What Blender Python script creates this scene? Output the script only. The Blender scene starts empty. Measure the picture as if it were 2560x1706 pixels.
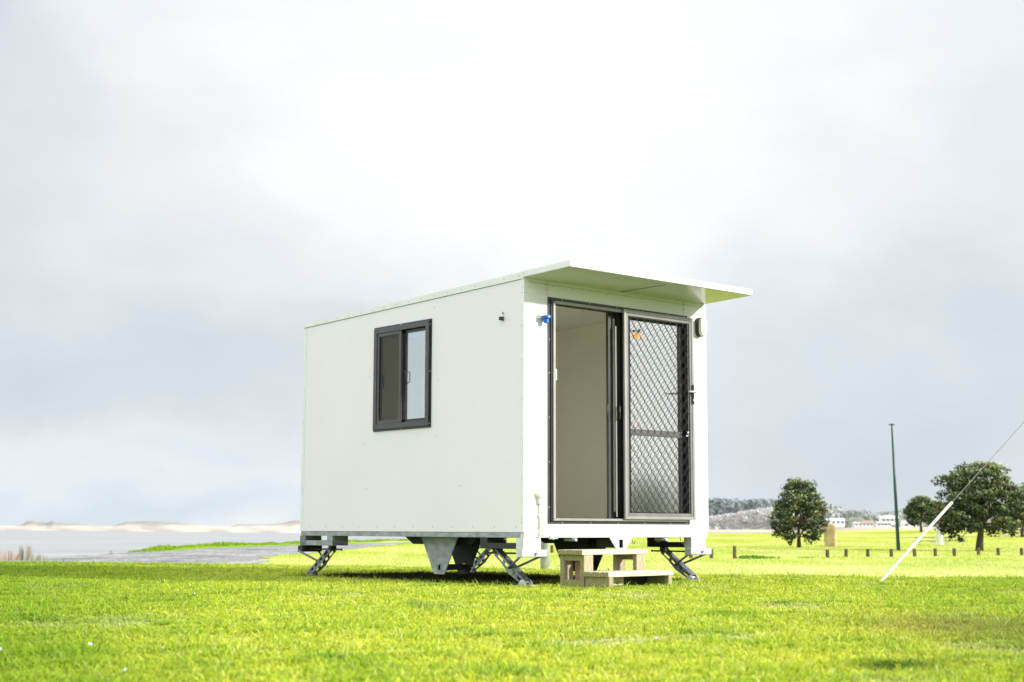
import bpy, math, random
import numpy as np
from mathutils import Vector, Matrix, noise as mnoise

random.seed(7); rng = np.random.default_rng(7)
scene = bpy.context.scene
col = scene.collection
R = math.radians

# ------------------------------------------------------------------ helpers
def tag(o, label=None, cat=None, group=None, kind=None):
    if label: o['label'] = label
    if cat: o['category'] = cat
    if group: o['group'] = group
    if kind: o['kind'] = kind
    return o

def empty(name, loc=(0, 0, 0), rz=0.0, parent=None):
    o = bpy.data.objects.new(name, None)
    o.empty_display_size = 0.2
    col.objects.link(o); o.location = loc; o.rotation_euler = (0, 0, rz)
    if parent: o.parent = parent
    return o

def copy_tree(o, parent=None):
    c = o.copy(); col.objects.link(c); c.parent = parent
    for ch in list(o.children): copy_tree(ch, c)
    return c

class MB:
    """collects shapes and links them as ONE mesh object"""
    def __init__(s): s.v = []; s.f = []; s.c = []
    def add(s, vs, fs):
        n = len(s.v); s.v += [tuple(p) for p in vs]; s.f += [tuple(i + n for i in f) for f in fs]; return s
    def box(s, x0, x1, y0, y1, z0, z1):
        return s.add([(x0,y0,z0),(x1,y0,z0),(x1,y1,z0),(x0,y1,z0),(x0,y0,z1),(x1,y0,z1),(x1,y1,z1),(x0,y1,z1)],
                     [(0,3,2,1),(4,5,6,7),(0,1,5,4),(1,2,6,5),(2,3,7,6),(3,0,4,7)])
    def obox(s, c, a, b, d):
        c, a, b, d = Vector(c), Vector(a), Vector(b), Vector(d)
        vs = [c+i*a+j*b+k*d for k in (-1,1) for i, j in ((-1,-1),(1,-1),(1,1),(-1,1))]
        return s.add(vs, [(0,3,2,1),(4,5,6,7),(0,1,5,4),(1,2,6,5),(2,3,7,6),(3,0,4,7)])
    def prism(s, poly, axis, a0, a1):
        """poly: 2-D points on the two axes left over (in x,y,z order), extruded on axis"""
        def P(p, a):
            q = list(p); q.insert(axis, a); return tuple(q)
        n = len(poly)
        vs = [P(p, a0) for p in poly] + [P(p, a1) for p in poly]
        fs = [tuple(range(n))[::-1], tuple(range(n, 2*n))] + [(i, (i+1) % n, n+(i+1) % n, n+i) for i in range(n)]
        return s.add(vs, fs)
    def path(s, pts, r, n=8, cap=True):
        pts = [Vector(p) for p in pts]; rs = r if isinstance(r, (list, tuple)) else [r]*len(pts)
        vs = []; fs = []; up = None
        for i, p in enumerate(pts):
            t = (pts[min(i+1, len(pts)-1)] - pts[max(i-1, 0)]).normalized()
            if up is None:
                up = Vector((0,0,1)) if abs(t.z) < .9 else Vector((1,0,0))
            a = t.cross(up).normalized(); b = a.cross(t).normalized(); up = b
            for k in range(n):
                q = 2*math.pi*k/n
                vs.append(p + (a*math.cos(q) + b*math.sin(q))*rs[i])
        for i in range(len(pts)-1):
            for k in range(n):
                fs.append((i*n+k, i*n+(k+1) % n, (i+1)*n+(k+1) % n, (i+1)*n+k))
        if cap:
            fs.append(tuple(range(n))[::-1]); fs.append(tuple((len(pts)-1)*n+k for k in range(n)))
        return s.add(vs, fs)
    def ball(s, c, r, seg=8, sc=(1,1,1)):
        vs = [(c[0], c[1], c[2]-r*sc[2])]; fs = []; h = seg//2
        for i in range(1, h):
            ph = -math.pi/2 + math.pi*i/h
            for k in range(seg):
                q = 2*math.pi*k/seg
                vs.append((c[0]+r*sc[0]*math.cos(ph)*math.cos(q), c[1]+r*sc[1]*math.cos(ph)*math.sin(q), c[2]+r*sc[2]*math.sin(ph)))
        vs.append((c[0], c[1], c[2]+r*sc[2])); T = len(vs)-1
        for k in range(seg):
            fs.append((0, 1+(k+1) % seg, 1+k)); fs.append((T, T-seg+k, T-seg+(k+1) % seg))
            for i in range(h-2):
                a = 1+i*seg
                fs.append((a+k, a+(k+1) % seg, a+seg+(k+1) % seg, a+seg+k))
        return s.add(vs, fs)
    def build(s, name, mat, parent=None, bevel=0, smooth=False, bseg=2):
        me = bpy.data.meshes.new(name); me.from_pydata(s.v, [], s.f); me.update()
        if mat: me.materials.append(mat)
        o = bpy.data.objects.new(name, me); col.objects.link(o)
        if parent: o.parent = parent
        if smooth:
            me.polygons.foreach_set('use_smooth', [True]*len(me.polygons))
        if bevel:
            m = o.modifiers.new('bevel', 'BEVEL'); m.width = bevel; m.segments = bseg; m.limit_method = 'ANGLE'; m.angle_limit = R(40)
            m.harden_normals = False
        return o

# ------------------------------------------------------------------ materials
def mat(name):
    m = bpy.data.materials.new(name); m.use_nodes = True
    nt = m.node_tree; b = nt.nodes['Principled BSDF']
    return m, nt, b
def N(nt, t, **kw):
    n = nt.nodes.new(t)
    for k, v in kw.items():
        if k in n.inputs: n.inputs[k].default_value = v
        else: setattr(n, k, v)
    return n
def ramp(nt, src, stops):
    r = nt.nodes.new('ShaderNodeValToRGB'); e = r.color_ramp.elements
    while len(e) < len(stops): e.new(.5)
    for i, (p, c) in enumerate(stops):
        e[i].position = p; e[i].color = (*c, 1) if len(c) == 3 else c
    nt.links.new(src, r.inputs[0]); return r.outputs[0]
def simple(name, c1, c2=None, scale=4, rough=.5, metal=0, bump=0, bscale=60, detail=4, stretch=None, spec=.5, contrast=(.35, .65)):
    m, nt, b = mat(name)
    tc = N(nt, 'ShaderNodeTexCoord'); vec = tc.outputs['Object']
    if stretch:
        mp = N(nt, 'ShaderNodeMapping'); mp.inputs['Scale'].default_value = stretch
        nt.links.new(vec, mp.inputs[0]); vec = mp.outputs[0]
    if c2 is None: c2 = tuple(x*.9 for x in c1)
    n1 = N(nt, 'ShaderNodeTexNoise', Scale=scale, Detail=detail, Roughness=.6); nt.links.new(vec, n1.inputs['Vector'])
    nt.links.new(ramp(nt, n1.outputs['Fac'], [(contrast[0], c1), (contrast[1], c2)]), b.inputs['Base Color'])
    b.inputs['Roughness'].default_value = rough; b.inputs['Metallic'].default_value = metal
    b.inputs['Specular IOR Level'].default_value = spec
    if bump:
        n2 = N(nt, 'ShaderNodeTexNoise', Scale=bscale, Detail=4); nt.links.new(vec, n2.inputs['Vector'])
        bp = N(nt, 'ShaderNodeBump', Strength=bump, Distance=.01); nt.links.new(n2.outputs['Fac'], bp.inputs['Height'])
        nt.links.new(bp.outputs[0], b.inputs['Normal'])
    return m

M = {}
M['panel'] = simple('white_panel', (.90,.87,.90), (.87,.845,.87), 1.3, .38, bump=.06, bscale=2.2, contrast=(.3,.7))
M['soffit'] = simple('soffit_panel', (.80,.81,.76), (.74,.75,.70), 2.0, .2, bump=.02, bscale=3)
M['inner'] = simple('inner_lining', (.97,.96,.86), (.955,.94,.84), 1.5, .5)
M['trim'] = simple('white_trim', (.88,.88,.86), (.82,.82,.80), 3, .35)
M['seam'] = simple('seam_sealant', (.33,.34,.31), (.24,.25,.22), 12, .7)
M['screw'] = simple('screw_heads', (.30,.31,.30), (.18,.18,.18), 30, .4, .5)
M['galv'] = simple('galvanised_steel', (.42,.45,.46), (.25,.28,.29), 9, .5, .25, bump=.15, bscale=120, stretch=(1,1,2))
M['galv2'] = simple('galvanised_bright', (.72,.73,.73), (.58,.60,.60), 12, .45, .2, bump=.1, bscale=90)  # paler galvanised copy; on front parts it carries their sunlight in the colour
M['dark_steel'] = simple('dark_steel', (.035,.037,.038), (.022,.023,.024), 8, .55, .2, bump=.1, bscale=80)
M['jack'] = simple('jack_zinc', (.30,.33,.36), (.12,.135,.15), 16, .36, .5, bump=.1, bscale=120)
M['frame_dark'] = simple('bronze_frame', (.075,.072,.072), (.055,.053,.055), 5, .35, .3)
M['frame_black'] = simple('black_frame', (.012,.012,.016), (.008,.008,.010), 5, .3)
M['frame_grey'] = simple('grey_frame', (.34,.33,.315), (.29,.28,.27), 5, .38, .25)
M['frame_dim'] = simple('dim_grey_frame', (.22,.215,.205), (.18,.175,.17), 5, .38, .25)
M['frame_mid'] = simple('grey_bronze_frame', (.085,.083,.088), (.065,.064,.068), 5, .38, .3)
M['wire'] = simple('mesh_wire', (.012,.012,.012), (.008,.008,.008), 20, .5)
M['plastic_black'] = simple('black_plastic', (.012,.012,.014), (.02,.02,.022), 10, .35)
M['plastic_white'] = simple('white_plastic', (.80,.80,.70), (.74,.74,.64), 6, .3)
M['blue'] = simple('blue_plastic', (.01,.14,.55), (.008,.10,.42), 10, .35)
M['orange'] = simple('orange_label', (.75,.32,.06), (.85,.26,.01), 10, .5)
M['redish'] = simple('red_label', (.66,.42,.40), (.58,.36,.34), 10, .5)
M['green_ink'] = simple('green_ink', (.02,.30,.20), (.05,.22,.15), 40, .8)
M['wood'] = simple('pine_timber', (.80,.73,.60), (.46,.38,.25), 3.5, .75, bump=.35, bscale=18, stretch=(1.2,14,14), contrast=(.3,.72))
M['wood_leg'] = simple('leg_timber', (.56,.48,.33), (.30,.25,.15), 4.5, .8, bump=.4, bscale=20, stretch=(10,10,1.5), contrast=(.3,.7))  # darker, browner timber for the step legs
M['wood_mossy'] = simple('mossy_timber', (.34,.33,.13), (.22,.20,.09), 10, .85, bump=.4, bscale=30, stretch=(1.5,6,6))
M['wood_rust'] = simple('stained_timber', (.42,.24,.12), (.60,.44,.27), 8, .8, bump=.3, bscale=25, stretch=(6,6,1.5))
M['bollard'] = simple('weathered_post', (.13,.095,.055), (.06,.045,.03), 14, .9, bump=.6, bscale=20, stretch=(3,3,.6))
M['pole_green'] = simple('green_pole', (.006,.055,.042), (.005,.04,.03), 3, .4)
M['stone'] = simple('standing_stone', (.62,.50,.29), (.42,.31,.16), 1.6, .9, bump=.6, bscale=4, contrast=(.35,.62))
M['concrete'] = simple('post_concrete', (.42,.44,.38), (.20,.23,.19), 6, .85, bump=.4, bscale=30)
M['bin'] = simple('bin_paint', (.75,.76,.77), (.6,.61,.62), 3, .5)
M['dull_wood'] = simple('table_timber', (.16,.14,.10), (.11,.10,.07), 8, .9)
M['guard'] = simple('stay_guard', (.88,.88,.87), (.80,.80,.80), 4, .35)
M['cable'] = simple('steel_cable', (.40,.40,.40), (.3,.3,.3), 40, .5, .5)
M['bark'] = simple('bark', (.085,.068,.05), (.045,.036,.028), 5, .95, bump=.6, bscale=12, stretch=(4,4,1))
M['light_disc'] = simple('lamp_diffuser', (.95,.95,.9), (.9,.9,.86), 4, .4)

def glass(name, tint, refl, rough=.0, trans=(.8,.82,.82)):
    """window glass: part mirror, part see-through"""
    m, nt, b = mat(name); nt.nodes.remove(b); out = nt.nodes['Material Output']
    g = N(nt, 'ShaderNodeBsdfGlossy', Roughness=rough); g.inputs['Color'].default_value = (*tint, 1)
    t = N(nt, 'ShaderNodeBsdfTransparent'); t.inputs['Color'].default_value = (*trans, 1)
    mx = N(nt, 'ShaderNodeMixShader'); mx.inputs[0].default_value = refl
    nt.links.new(t.outputs[0], mx.inputs[1]); nt.links.new(g.outputs[0], mx.inputs[2]); nt.links.new(mx.outputs[0], out.inputs[0])
    return m
M['door_glass'] = glass('door_glass', (.95,.98,.96), .72, .08, (.92,.93,.92))
M['clear_glass'] = glass('clear_glass', (.8,.8,.8), .06, .01, (.92,.93,.92))
M['win_glass'] = glass('window_glass', (.60,.67,.69), .44, .012, (.9,.92,.92))
M['dim_glass'] = glass('dim_glass', (.5,.5,.5), .05, .02, (.52,.52,.48))

# ------------------------------------------------------------------ camera (52 mm lens, half a metre above the lawn)
EYE = 0.5149; PITCH = 0.1262; ROLL = -0.0026; FPX = 3685.33
cam = bpy.data.cameras.new('camera'); cam.lens = 36*FPX/2560; cam.sensor_width = 36
cam.clip_start = .05; cam.clip_end = 20000
co = bpy.data.objects.new('camera', cam); col.objects.link(co); scene.camera = co
co.matrix_world = Matrix.Translation((0, 0, EYE)) @ Matrix.Rotation(math.pi/2 + PITCH, 4, 'X') @ Matrix.Rotation(-ROLL, 4, 'Z')
cam.dof.use_dof = True; cam.dof.focus_distance = 13.4; cam.dof.aperture_fstop = 3.8

# ------------------------------------------------------------------ terrain
def ss(a, b, x):
    t = np.clip((np.asarray(x, float)-a)/(b-a), 0, 1); return t*t*(3-2*t)
CX = np.array([-60,-12,-8,-5,-3,-0.5,1,2,3.5,6,9,60.]); CY = np.array([24,21.6,20.4,19.4,18.6,17.5,16.1,15.1,14.4,13.9,13.8,14.])
SHORE = np.array([(-400,20),(-120,45),(-45,58),(-29,68),(-26,76),(-25.6,84),(-25.4,97),(-26,119),(-21.3,143),(-14.6,175),(-2,215),(12,245),(30,262),(60,280),(110,300),(200,310),(700,330)], float)
def shore_dist(x, y):
    x = np.asarray(x, float); y = np.asarray(y, float)
    best = np.full(x.shape, 1e9); sg = np.ones(x.shape)
    for a, b in zip(SHORE[:-1], SHORE[1:]):
        d = b-a; L2 = d@d
        t = np.clip(((x-a[0])*d[0]+(y-a[1])*d[1])/L2, 0, 1)
        px, py = a[0]+t*d[0], a[1]+t*d[1]
        dd = np.hypot(x-px, y-py); s = np.where((d[0]*(y-a[1])-d[1]*(x-a[0])) < 0, 1, -1)
        m = dd < best; best = np.where(m, dd, best); sg = np.where(m, s, sg)
    return best*sg                       # positive inland
def wob(x, y, s, seed=0):
    r = np.random.default_rng(seed); v = 0
    for k in range(6):
        a = r.uniform(0, 6.28); f = s*r.uniform(.6, 1.9); v = v + np.sin((x*np.cos(a)+y*np.sin(a))*f + r.uniform(0, 6.28))
    return v/6
def gz(x, y):
    x = np.asarray(x, float); y = np.asarray(y, float)
    cy = np.interp(x, CX, CY)
    z = -1.1*ss(0, 24, y-cy-.2) 
    z = z + .75*ss(120, 255, y)*ss(-5, 30, x) + .75*ss(40, 75, x)*ss(150, 230, y)
    z = z + .28*np.exp(-((x-62)/14)**2-((y-188)/16)**2) + .22*np.exp(-((x-33)/16)**2-((y-205)/18)**2)
    near = ss(3, 8, y)*(1-ss(0, 1.5, y-cy+1))
    z = z + .012*wob(x, y, 1.6, 3)*near
    far = ss(30, 60, y-cy)
    z = z + .05*wob(x, y, .16, 5)*far*ss(-15, 5, x)
    d = shore_dist(x, y)
    bank = ss(95, 112, y)*(1-ss(20, 60, x))
    z = z + bank*(.20+.14*wob(x, y, .5, 9)+.12*wob(x, y, 1.3, 10))*np.exp(-((d-1.3)/.9)**2)
    z = np.where(d < 1, z - (z+3.2)*ss(0, 6, 1-d), z)
    return z
def g1(x, y): return float(gz(np.array([x]), np.array([y]))[0])

def grid_mesh(name, xs, ys, zf, m):
    X, Y = np.meshgrid(xs, ys); Z = zf(X, Y); nx, ny = len(xs), len(ys)
    v = np.stack([X, Y, Z], -1).reshape(-1, 3)
    i = np.arange((ny-1)*(nx-1)); r, c = i//(nx-1), i % (nx-1)
    a = r*nx+c; f = np.stack([a, a+1, a+nx+1, a+nx], -1)
    return np_mesh(name, v, f, m, smooth=True)
def np_mesh(name, v, f, m, smooth=False, colors=None, parent=None):
    me = bpy.data.meshes.new(name)
    me.vertices.add(len(v)); me.vertices.foreach_set('co', np.asarray(v, np.float32).ravel())
    k = f.shape[1]; me.loops.add(f.size); me.loops.foreach_set('vertex_index', f.ravel().astype(np.int32))
    me.polygons.add(len(f)); me.polygons.foreach_set('loop_start', np.arange(0, f.size, k, dtype=np.int32))
    try: me.polygons.foreach_set('loop_total', np.full(len(f), k, np.int32))
    except Exception: pass
    if smooth: me.polygons.foreach_set('use_smooth', np.ones(len(f), bool))
    if colors is not None:
        at = me.color_attributes.new('tint', 'FLOAT_COLOR', 'POINT')
        at.data.foreach_set('color', np.concatenate([colors, np.ones((len(colors), 1))], 1).astype(np.float32).ravel())
    me.update(calc_edges=True); me.materials.append(m)
    o = bpy.data.objects.new(name, me); col.objects.link(o)
    if parent: o.parent = parent
    return o

# ground material: dull soil-green under the near blades, pale lime for the mown field beyond
m, nt, b = mat('turf'); M['turf'] = m
geo = N(nt, 'ShaderNodeNewGeometry'); sep = N(nt, 'ShaderNodeSeparateXYZ'); nt.links.new(geo.outputs['Position'], sep.inputs[0])
def noi(scale, detail=4, stretch=(1,1,1), rough=.6):
    mp = N(nt, 'ShaderNodeMapping'); mp.inputs['Scale'].default_value = stretch; nt.links.new(geo.outputs['Position'], mp.inputs[0])
    n = N(nt, 'ShaderNodeTexNoise', Scale=scale, Detail=detail, Roughness=rough); nt.links.new(mp.outputs[0], n.inputs['Vector']); return n.outputs['Fac']
near_c = ramp(nt, noi(9, 6), [(.3, (.05,.10,.01)), (.7, (.17,.25,.03))])
f1 = ramp(nt, noi(.11, 5, (1,.45,1)), [(.34, (.38,.49,.018)), (.48, (.56,.60,.09)), (.62, (.66,.66,.25))])
f2 = ramp(nt, noi(1.1, 6, (1,.35,1)), [(.3, (.78,.84,.6)), (.7, (1.0,1.0,1.0))])
mul = N(nt, 'ShaderNodeMix', data_type='RGBA', blend_type='MULTIPLY'); mul.inputs[0].default_value = 1
nt.links.new(f1, mul.inputs[6]); nt.links.new(f2, mul.inputs[7])
mr = N(nt, 'ShaderNodeMapRange'); mr.inputs['From Min'].default_value = 20; mr.inputs['From Max'].default_value = 34
nt.links.new(sep.outputs['Y'], mr.inputs['Value'])
mx = N(nt, 'ShaderNodeMix', data_type='RGBA'); nt.links.new(mr.outputs[0], mx.inputs[0]); nt.links.new(near_c, mx.inputs[6]); nt.links.new(mul.outputs[2], mx.inputs[7])
# sandy mud close to the waterline
mz = N(nt, 'ShaderNodeMapRange'); mz.inputs['From Min'].default_value = -1.45; mz.inputs['From Max'].default_value = -1.2
nt.links.new(sep.outputs['Z'], mz.inputs['Value'])
bk = N(nt, 'ShaderNodeMapRange'); bk.inputs['From Min'].default_value = -1.06; bk.inputs['From Max'].default_value = -.96; nt.links.new(sep.outputs['Z'], bk.inputs['Value'])
bx_ = N(nt, 'ShaderNodeMapRange'); bx_.inputs['From Min'].default_value = -13; bx_.inputs['From Max'].default_value = -17; nt.links.new(sep.outputs['X'], bx_.inputs['Value'])
bm = N(nt, 'ShaderNodeMath', operation='MULTIPLY'); nt.links.new(bx_.outputs[0], bm.inputs[0]); nt.links.new(mr.outputs[0], bm.inputs[1])
mxb = N(nt, 'ShaderNodeMix', data_type='RGBA'); nt.links.new(bm.outputs[0], mxb.inputs[0]); nt.links.new(mx.outputs[2], mxb.inputs[6]); mxb.inputs[7].default_value = (.24,.40,.02,1)
mx2 = N(nt, 'ShaderNodeMix', data_type='RGBA'); nt.links.new(mz.outputs[0], mx2.inputs[0]); mx2.inputs[6].default_value = (.42,.38,.30,1); nt.links.new(mxb.outputs[2], mx2.inputs[7])
nt.links.new(mx2.outputs[2], b.inputs['Base Color']); b.inputs['Roughness'].default_value = .95; b.inputs['Specular IOR Level'].default_value = .1
bp = N(nt, 'ShaderNodeBump', Strength=.8, Distance=.06); nt.links.new(noi(5, 6), bp.inputs['Height']); nt.links.new(bp.outputs[0], b.inputs['Normal'])

def lines(*seg):
    out = []
    for a, b_, s in seg: out += list(np.arange(a, b_, s))
    return np.array(out)
xs = np.concatenate([[-4000,-2000,-1000,-500,-300,-200,-140,-100], lines((-80,-40,2),(-40,-10,.6),(-10,10,.25),(10,60,1),(60,140,2.5)), [140,180,240,320,440,700]])
ys = np.concatenate([[-4000,-1500,-600,-250,-100,-50,-20,-8,0], lines((3,26,.25),(26,60,1),(60,160,1.2),(160,300,2)), [300,310,325,345,380,450]])
g = grid_mesh('ground', xs, ys, gz, M['turf']); tag(g, 'grassy ground sloping from the lawn down to a flat field', kind='structure')

# ---- near lawn, one mesh of blades
def lawn():
    n = 600000
    Y0, Y1 = 3.6, 22.0
    t = rng.random(n*2)
    y = Y0*(Y1/Y0)**(t**.72)
    x = (rng.random(n*2)*2-1)*(y*.40+.5)
    cy = np.interp(x, CX, CY)
    keep = (y < cy+2.2)
    x, y = x[keep][:n], y[keep][:n]; n = len(x)
    p1 = .7*wob(x, y, 4.0, 21)+.9*wob(x, y, 9.5, 22)+.7*wob(x, y, 19, 28); p2 = .8*wob(x, y, 2.2, 23)+.8*wob(x, y, 6, 24)+.5*wob(x, y, 13, 29); p3 = wob(x, y, 22, 25)+.7*wob(x, y, 37, 26)
    # clumping: pull blades to clump centres
    x = x + .02*np.sin(y*37+x*11); y = y + .02*np.sin(x*41)
    h = .026+.016*rng.random(n)+.014*np.clip(p1, -.6, 1.1)+.010*np.clip(p3, -.6, 1)
    tall = rng.random(n) < .035; h = np.where(tall, h*1.9, h)
    bare = np.clip((p2*-1-.38)*3, 0, 1); h = h*(1-.45*bare)
    h = np.clip(h, .014, .10)
    w = (.0013+.0017*rng.random(n))*(1+.07*y)
    a = rng.random(n)*6.283; lean = .35+.75*rng.random(n); la = rng.random(n)*6.283
    z0 = gz(x, y)-.004
    dx, dy = np.cos(a)*w, np.sin(a)*w
    lx, ly = np.cos(la)*lean*h, np.sin(la)*lean*h
    V = np.zeros((n, 5, 3))
    V[:,0] = np.stack([x-dx, y-dy, z0], -1); V[:,1] = np.stack([x+dx, y+dy, z0], -1)
    V[:,2] = np.stack([x+dx*.8+lx*.35, y+dy*.8+ly*.35, z0+h*.6], -1); V[:,3] = np.stack([x-dx*.8+lx*.35, y-dy*.8+ly*.35, z0+h*.6], -1)
    V[:,4] = np.stack([x+lx, y+ly, z0+h*(1-.25*lean)], -1)
    base = np.arange(n)*5
    F = np.concatenate([np.stack([base, base+1, base+2], -1), np.stack([base, base+2, base+3], -1), np.stack([base+3, base+2, base+4], -1)])
    lime = np.array([.74,.78,.06]); green = np.array([.33,.52,.016]); straw = np.array([.90,.86,.42]); deep = np.array([.07,.22,.01]); brown = np.array([.34,.25,.10])
    k = np.clip(.60-.7*p1+.35*rng.normal(size=n), 0, 1)[:,None]
    C = green*(1-k)+lime*k
    s = np.clip(bare*.55+.45*(rng.random(n) < .16), 0, .75)[:,None]; C = C*(1-s)+straw*s
    dk = np.clip((p1-.80)*1.3+np.clip(p3-.70, 0, 1)*1.6+(rng.random(n) < .08)*.65, 0, .75)[:,None]; C = C*(1-dk)+deep*dk
    # worn brown patch to the right, dark green spot in front of it
    br = np.exp(-((x-2.45)/.55)**2-((y-7.6)/1.1)**2)*(.45+.6*rng.random(n)); br = np.clip(br, 0, .85)[:,None]; C = C*(1-br)+brown*br
    ho = np.exp(-((x-1.45-.05*np.sin(y*9))/.16)**2-((y-5.55)/.17)**2)*(.5+.8*rng.random(n)); ho = np.clip(ho*1.2, 0, .95)[:,None]; C = C*(1-ho)+np.array([.03,.09,.01])*ho
    lf = np.clip(ss(.12, .36, -x/y+.03*wob(x, y, 3, 40))*.85+ss(.2, .36, x/y+.03*wob(x, y, 3, 41))*.5, 0, .85)[:,None]*(.6+.4*rng.random((n,1))); C = C*(1-lf)+np.array([.20,.37,.010])*lf  # grass darkened toward the view edges: vignetting put into the colour
    C = C*(.70+.55*rng.random((n,1)))
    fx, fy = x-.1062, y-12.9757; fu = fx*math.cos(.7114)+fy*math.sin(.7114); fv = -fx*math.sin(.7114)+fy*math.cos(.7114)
    under = (ss(-.35, .1, fu)*ss(-.05, .2, 2.4-fu)*ss(-.05, .25, fv)*ss(-.1, .2, 3.6-fv))[:,None]; C = C*(1-under*.93)          # shade below the cabin floor, painted into the blade colour
    CC = np.repeat(C[:,None,:], 5, 1); CC[:,0:2] *= .30; CC[:,4] *= 1.25  # dark bases, bright tips: shade between blades put into the colour
    return V.reshape(-1,3), F, CC.reshape(-1,3)
def tint_mat(name, transl=.35, rough=.5, gain=1.0, noise=None):
    m, nt, b = mat(name); out = nt.nodes['Material Output']
    at = N(nt, 'ShaderNodeVertexColor', layer_name='tint'); src = at.outputs[0]
    nt.links.new(src, b.inputs['Base Color']); b.inputs['Roughness'].default_value = rough; b.inputs['Specular IOR Level'].default_value = .35
    tr = N(nt, 'ShaderNodeBsdfTranslucent'); nt.links.new(src, tr.inputs[0])
    mx = N(nt, 'ShaderNodeMixShader'); mx.inputs[0].default_value = transl
    nt.links.new(b.outputs[0], mx.inputs[1]); nt.links.new(tr.outputs[0], mx.inputs[2]); nt.links.new(mx.outputs[0], out.inputs[0])
    return m
M['blade'] = tint_mat('grass_blades', .4, .55)
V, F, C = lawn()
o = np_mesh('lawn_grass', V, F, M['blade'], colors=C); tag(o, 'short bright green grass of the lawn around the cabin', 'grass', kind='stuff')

def bank_grass():
    n = 14000; sg = SHORE[6:12]; L_ = np.hypot(*(sg[1:]-sg[:-1]).T); c = np.r_[0, np.cumsum(L_)]; t = rng.random(n)*c[-1]
    bx = np.interp(t, c, sg[:,0]); by = np.interp(t, c, sg[:,1]); i = np.clip(np.searchsorted(c, t)-1, 0, len(L_)-1); dr = (sg[1:]-sg[:-1])[i]/L_[i][:,None]
    off = .2+1.9*rng.random(n); x = bx+dr[:,1]*off; y = by-dr[:,0]*off
    p = wob(t, t*0, .55, 61)+wob(t, t*0, 1.7, 62); h = (.06+.17*np.clip(p+.35, 0, 1.2))*(.5+rng.random(n)); w = .03+.03*rng.random(n); a = rng.random(n)*6.283; z0 = gz(x, y)-.02
    V = np.stack([np.stack([x-w, y, z0], -1), np.stack([x+w, y, z0], -1), np.stack([x+h*.5*np.cos(a), y+h*.5*np.sin(a), z0+h], -1)], 1)
    C = np.array([.22,.40,.015])*(.5+.9*rng.random((n,1)))+np.array([.25,.16,.02])*(rng.random((n,1)) < .25)
    o = np_mesh('bank_grass', V.reshape(-1,3), np.arange(n*3).reshape(-1,3), M['blade'], colors=np.repeat(C, 3, 0)); tag(o, 'rough green grass along the bank between the gravel track and the water', 'grass', kind='stuff')
bank_grass()
def field():
    n = 150000
    y = 38*(175/38)**rng.random(n*2); x = (rng.random(n*2)*2-1)*(y*.38+2)
    d = shore_dist(x, y); le = np.interp(y, [p[0] for p in LE], [p[1] for p in LE])-1; re_ = np.interp(y, [p[0] for p in RE], [p[1] for p in RE])+.3
    keep = (d > 1.5) & ~((x > le) & (x < re_)); x, y = x[keep][:n], y[keep][:n]; n = len(x)
    p = wob(x, y, .9, 51)+wob(x, y, .35, 52)+.8*wob(x, y, 2.1, 53)
    h = .035+.05*rng.random(n)*(1+np.clip(p, -.5, 1)); w = (.010+.010*rng.random(n))*(.5+y/70); a = rng.random(n)*6.283; z0 = gz(x, y)-.005
    V = np.stack([np.stack([x-w*np.cos(a), y-w*np.sin(a), z0], -1), np.stack([x+w*np.cos(a), y+w*np.sin(a), z0], -1), np.stack([x+h*.6*np.sin(a*3), y+h*.6*np.cos(a*5), z0+h], -1)], 1)
    k = np.clip(.5+.5*p+.3*rng.normal(size=n), 0, 1)[:,None]; pl = (1-ss(50, 85, y))[:,None]; k = k*(1-.45*pl); C = (np.array([.78,.78,.34])+pl*np.array([.08,.06,.12]))*(1-k)+np.array([.42,.56,.04])*k; C = C*(.75+.5*rng.random((n,1)))
    o = np_mesh('field_grass', V.reshape(-1,3), np.arange(n*3).reshape(-1,3), M['blade'], colors=np.repeat(C, 3, 0)); tag(o, 'pale yellow green mown grass of the field beyond the cabin', 'grass', kind='stuff')
LE = [(46,-42),(58,-32),(68,-28),(73,-25.2),(90,-24.6),(119,-24.6),(143,-19.5),(158,-15.5),(175,-11.0),(190,-6.0)]
RE = [(46,-6.4),(58,-9.2),(68,-11.2),(81,-13.4),(86,-13.8),(95,-12.6),(120,-12.2),(150,-10.5),(172,-8.6),(190,-5.0)]
field()

# ---- gravel track
m, nt, b = mat('gravel'); M['gravel'] = m
geo = N(nt, 'ShaderNodeNewGeometry')
c1 = ramp(nt, noi(.35, 8, (1,.35,1), .7), [(.34, (.20,.20,.195)), (.5, (.38,.38,.375)), (.64, (.54,.54,.53))])
c2 = ramp(nt, noi(3.5, 6, (1,.5,1), .8), [(.38, (.35,.35,.35)), (.6, (1.2,1.2,1.2))])
mul = N(nt, 'ShaderNodeMix', data_type='RGBA', blend_type='MULTIPLY'); mul.inputs[0].default_value = 1
nt.links.new(c1, mul.inputs[6]); nt.links.new(c2, mul.inputs[7]); nt.links.new(mul.outputs[2], b.inputs['Base Color'])
b.inputs['Roughness'].default_value = .95
bp = N(nt, 'ShaderNodeBump', Strength=1, Distance=.05); nt.links.new(noi(7, 5), bp.inputs['Height']); nt.links.new(bp.outputs[0], b.inputs['Normal'])
left_edge = [(46,-42),(58,-32),(68,-28),(73,-25.2),(81,-25.0),(90,-24.6),(97,-24.4),(108,-24.6),(119,-24.6),(130,-22.4),(143,-19.5),(158,-15.5),(175,-11.0),(190,-6.0)]
right_edge = [(46,-6.4),(58,-9.2),(68,-11.2),(73,-12.2),(81,-13.4),(86,-13.8),(90,-13.6),(95,-12.6),(100,-12.2),(110,-12.0),(120,-12.2),(135,-11.8),(150,-10.5),(172,-8.6),(190,-5.0)]
gy = np.arange(42, 190, .7)
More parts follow.
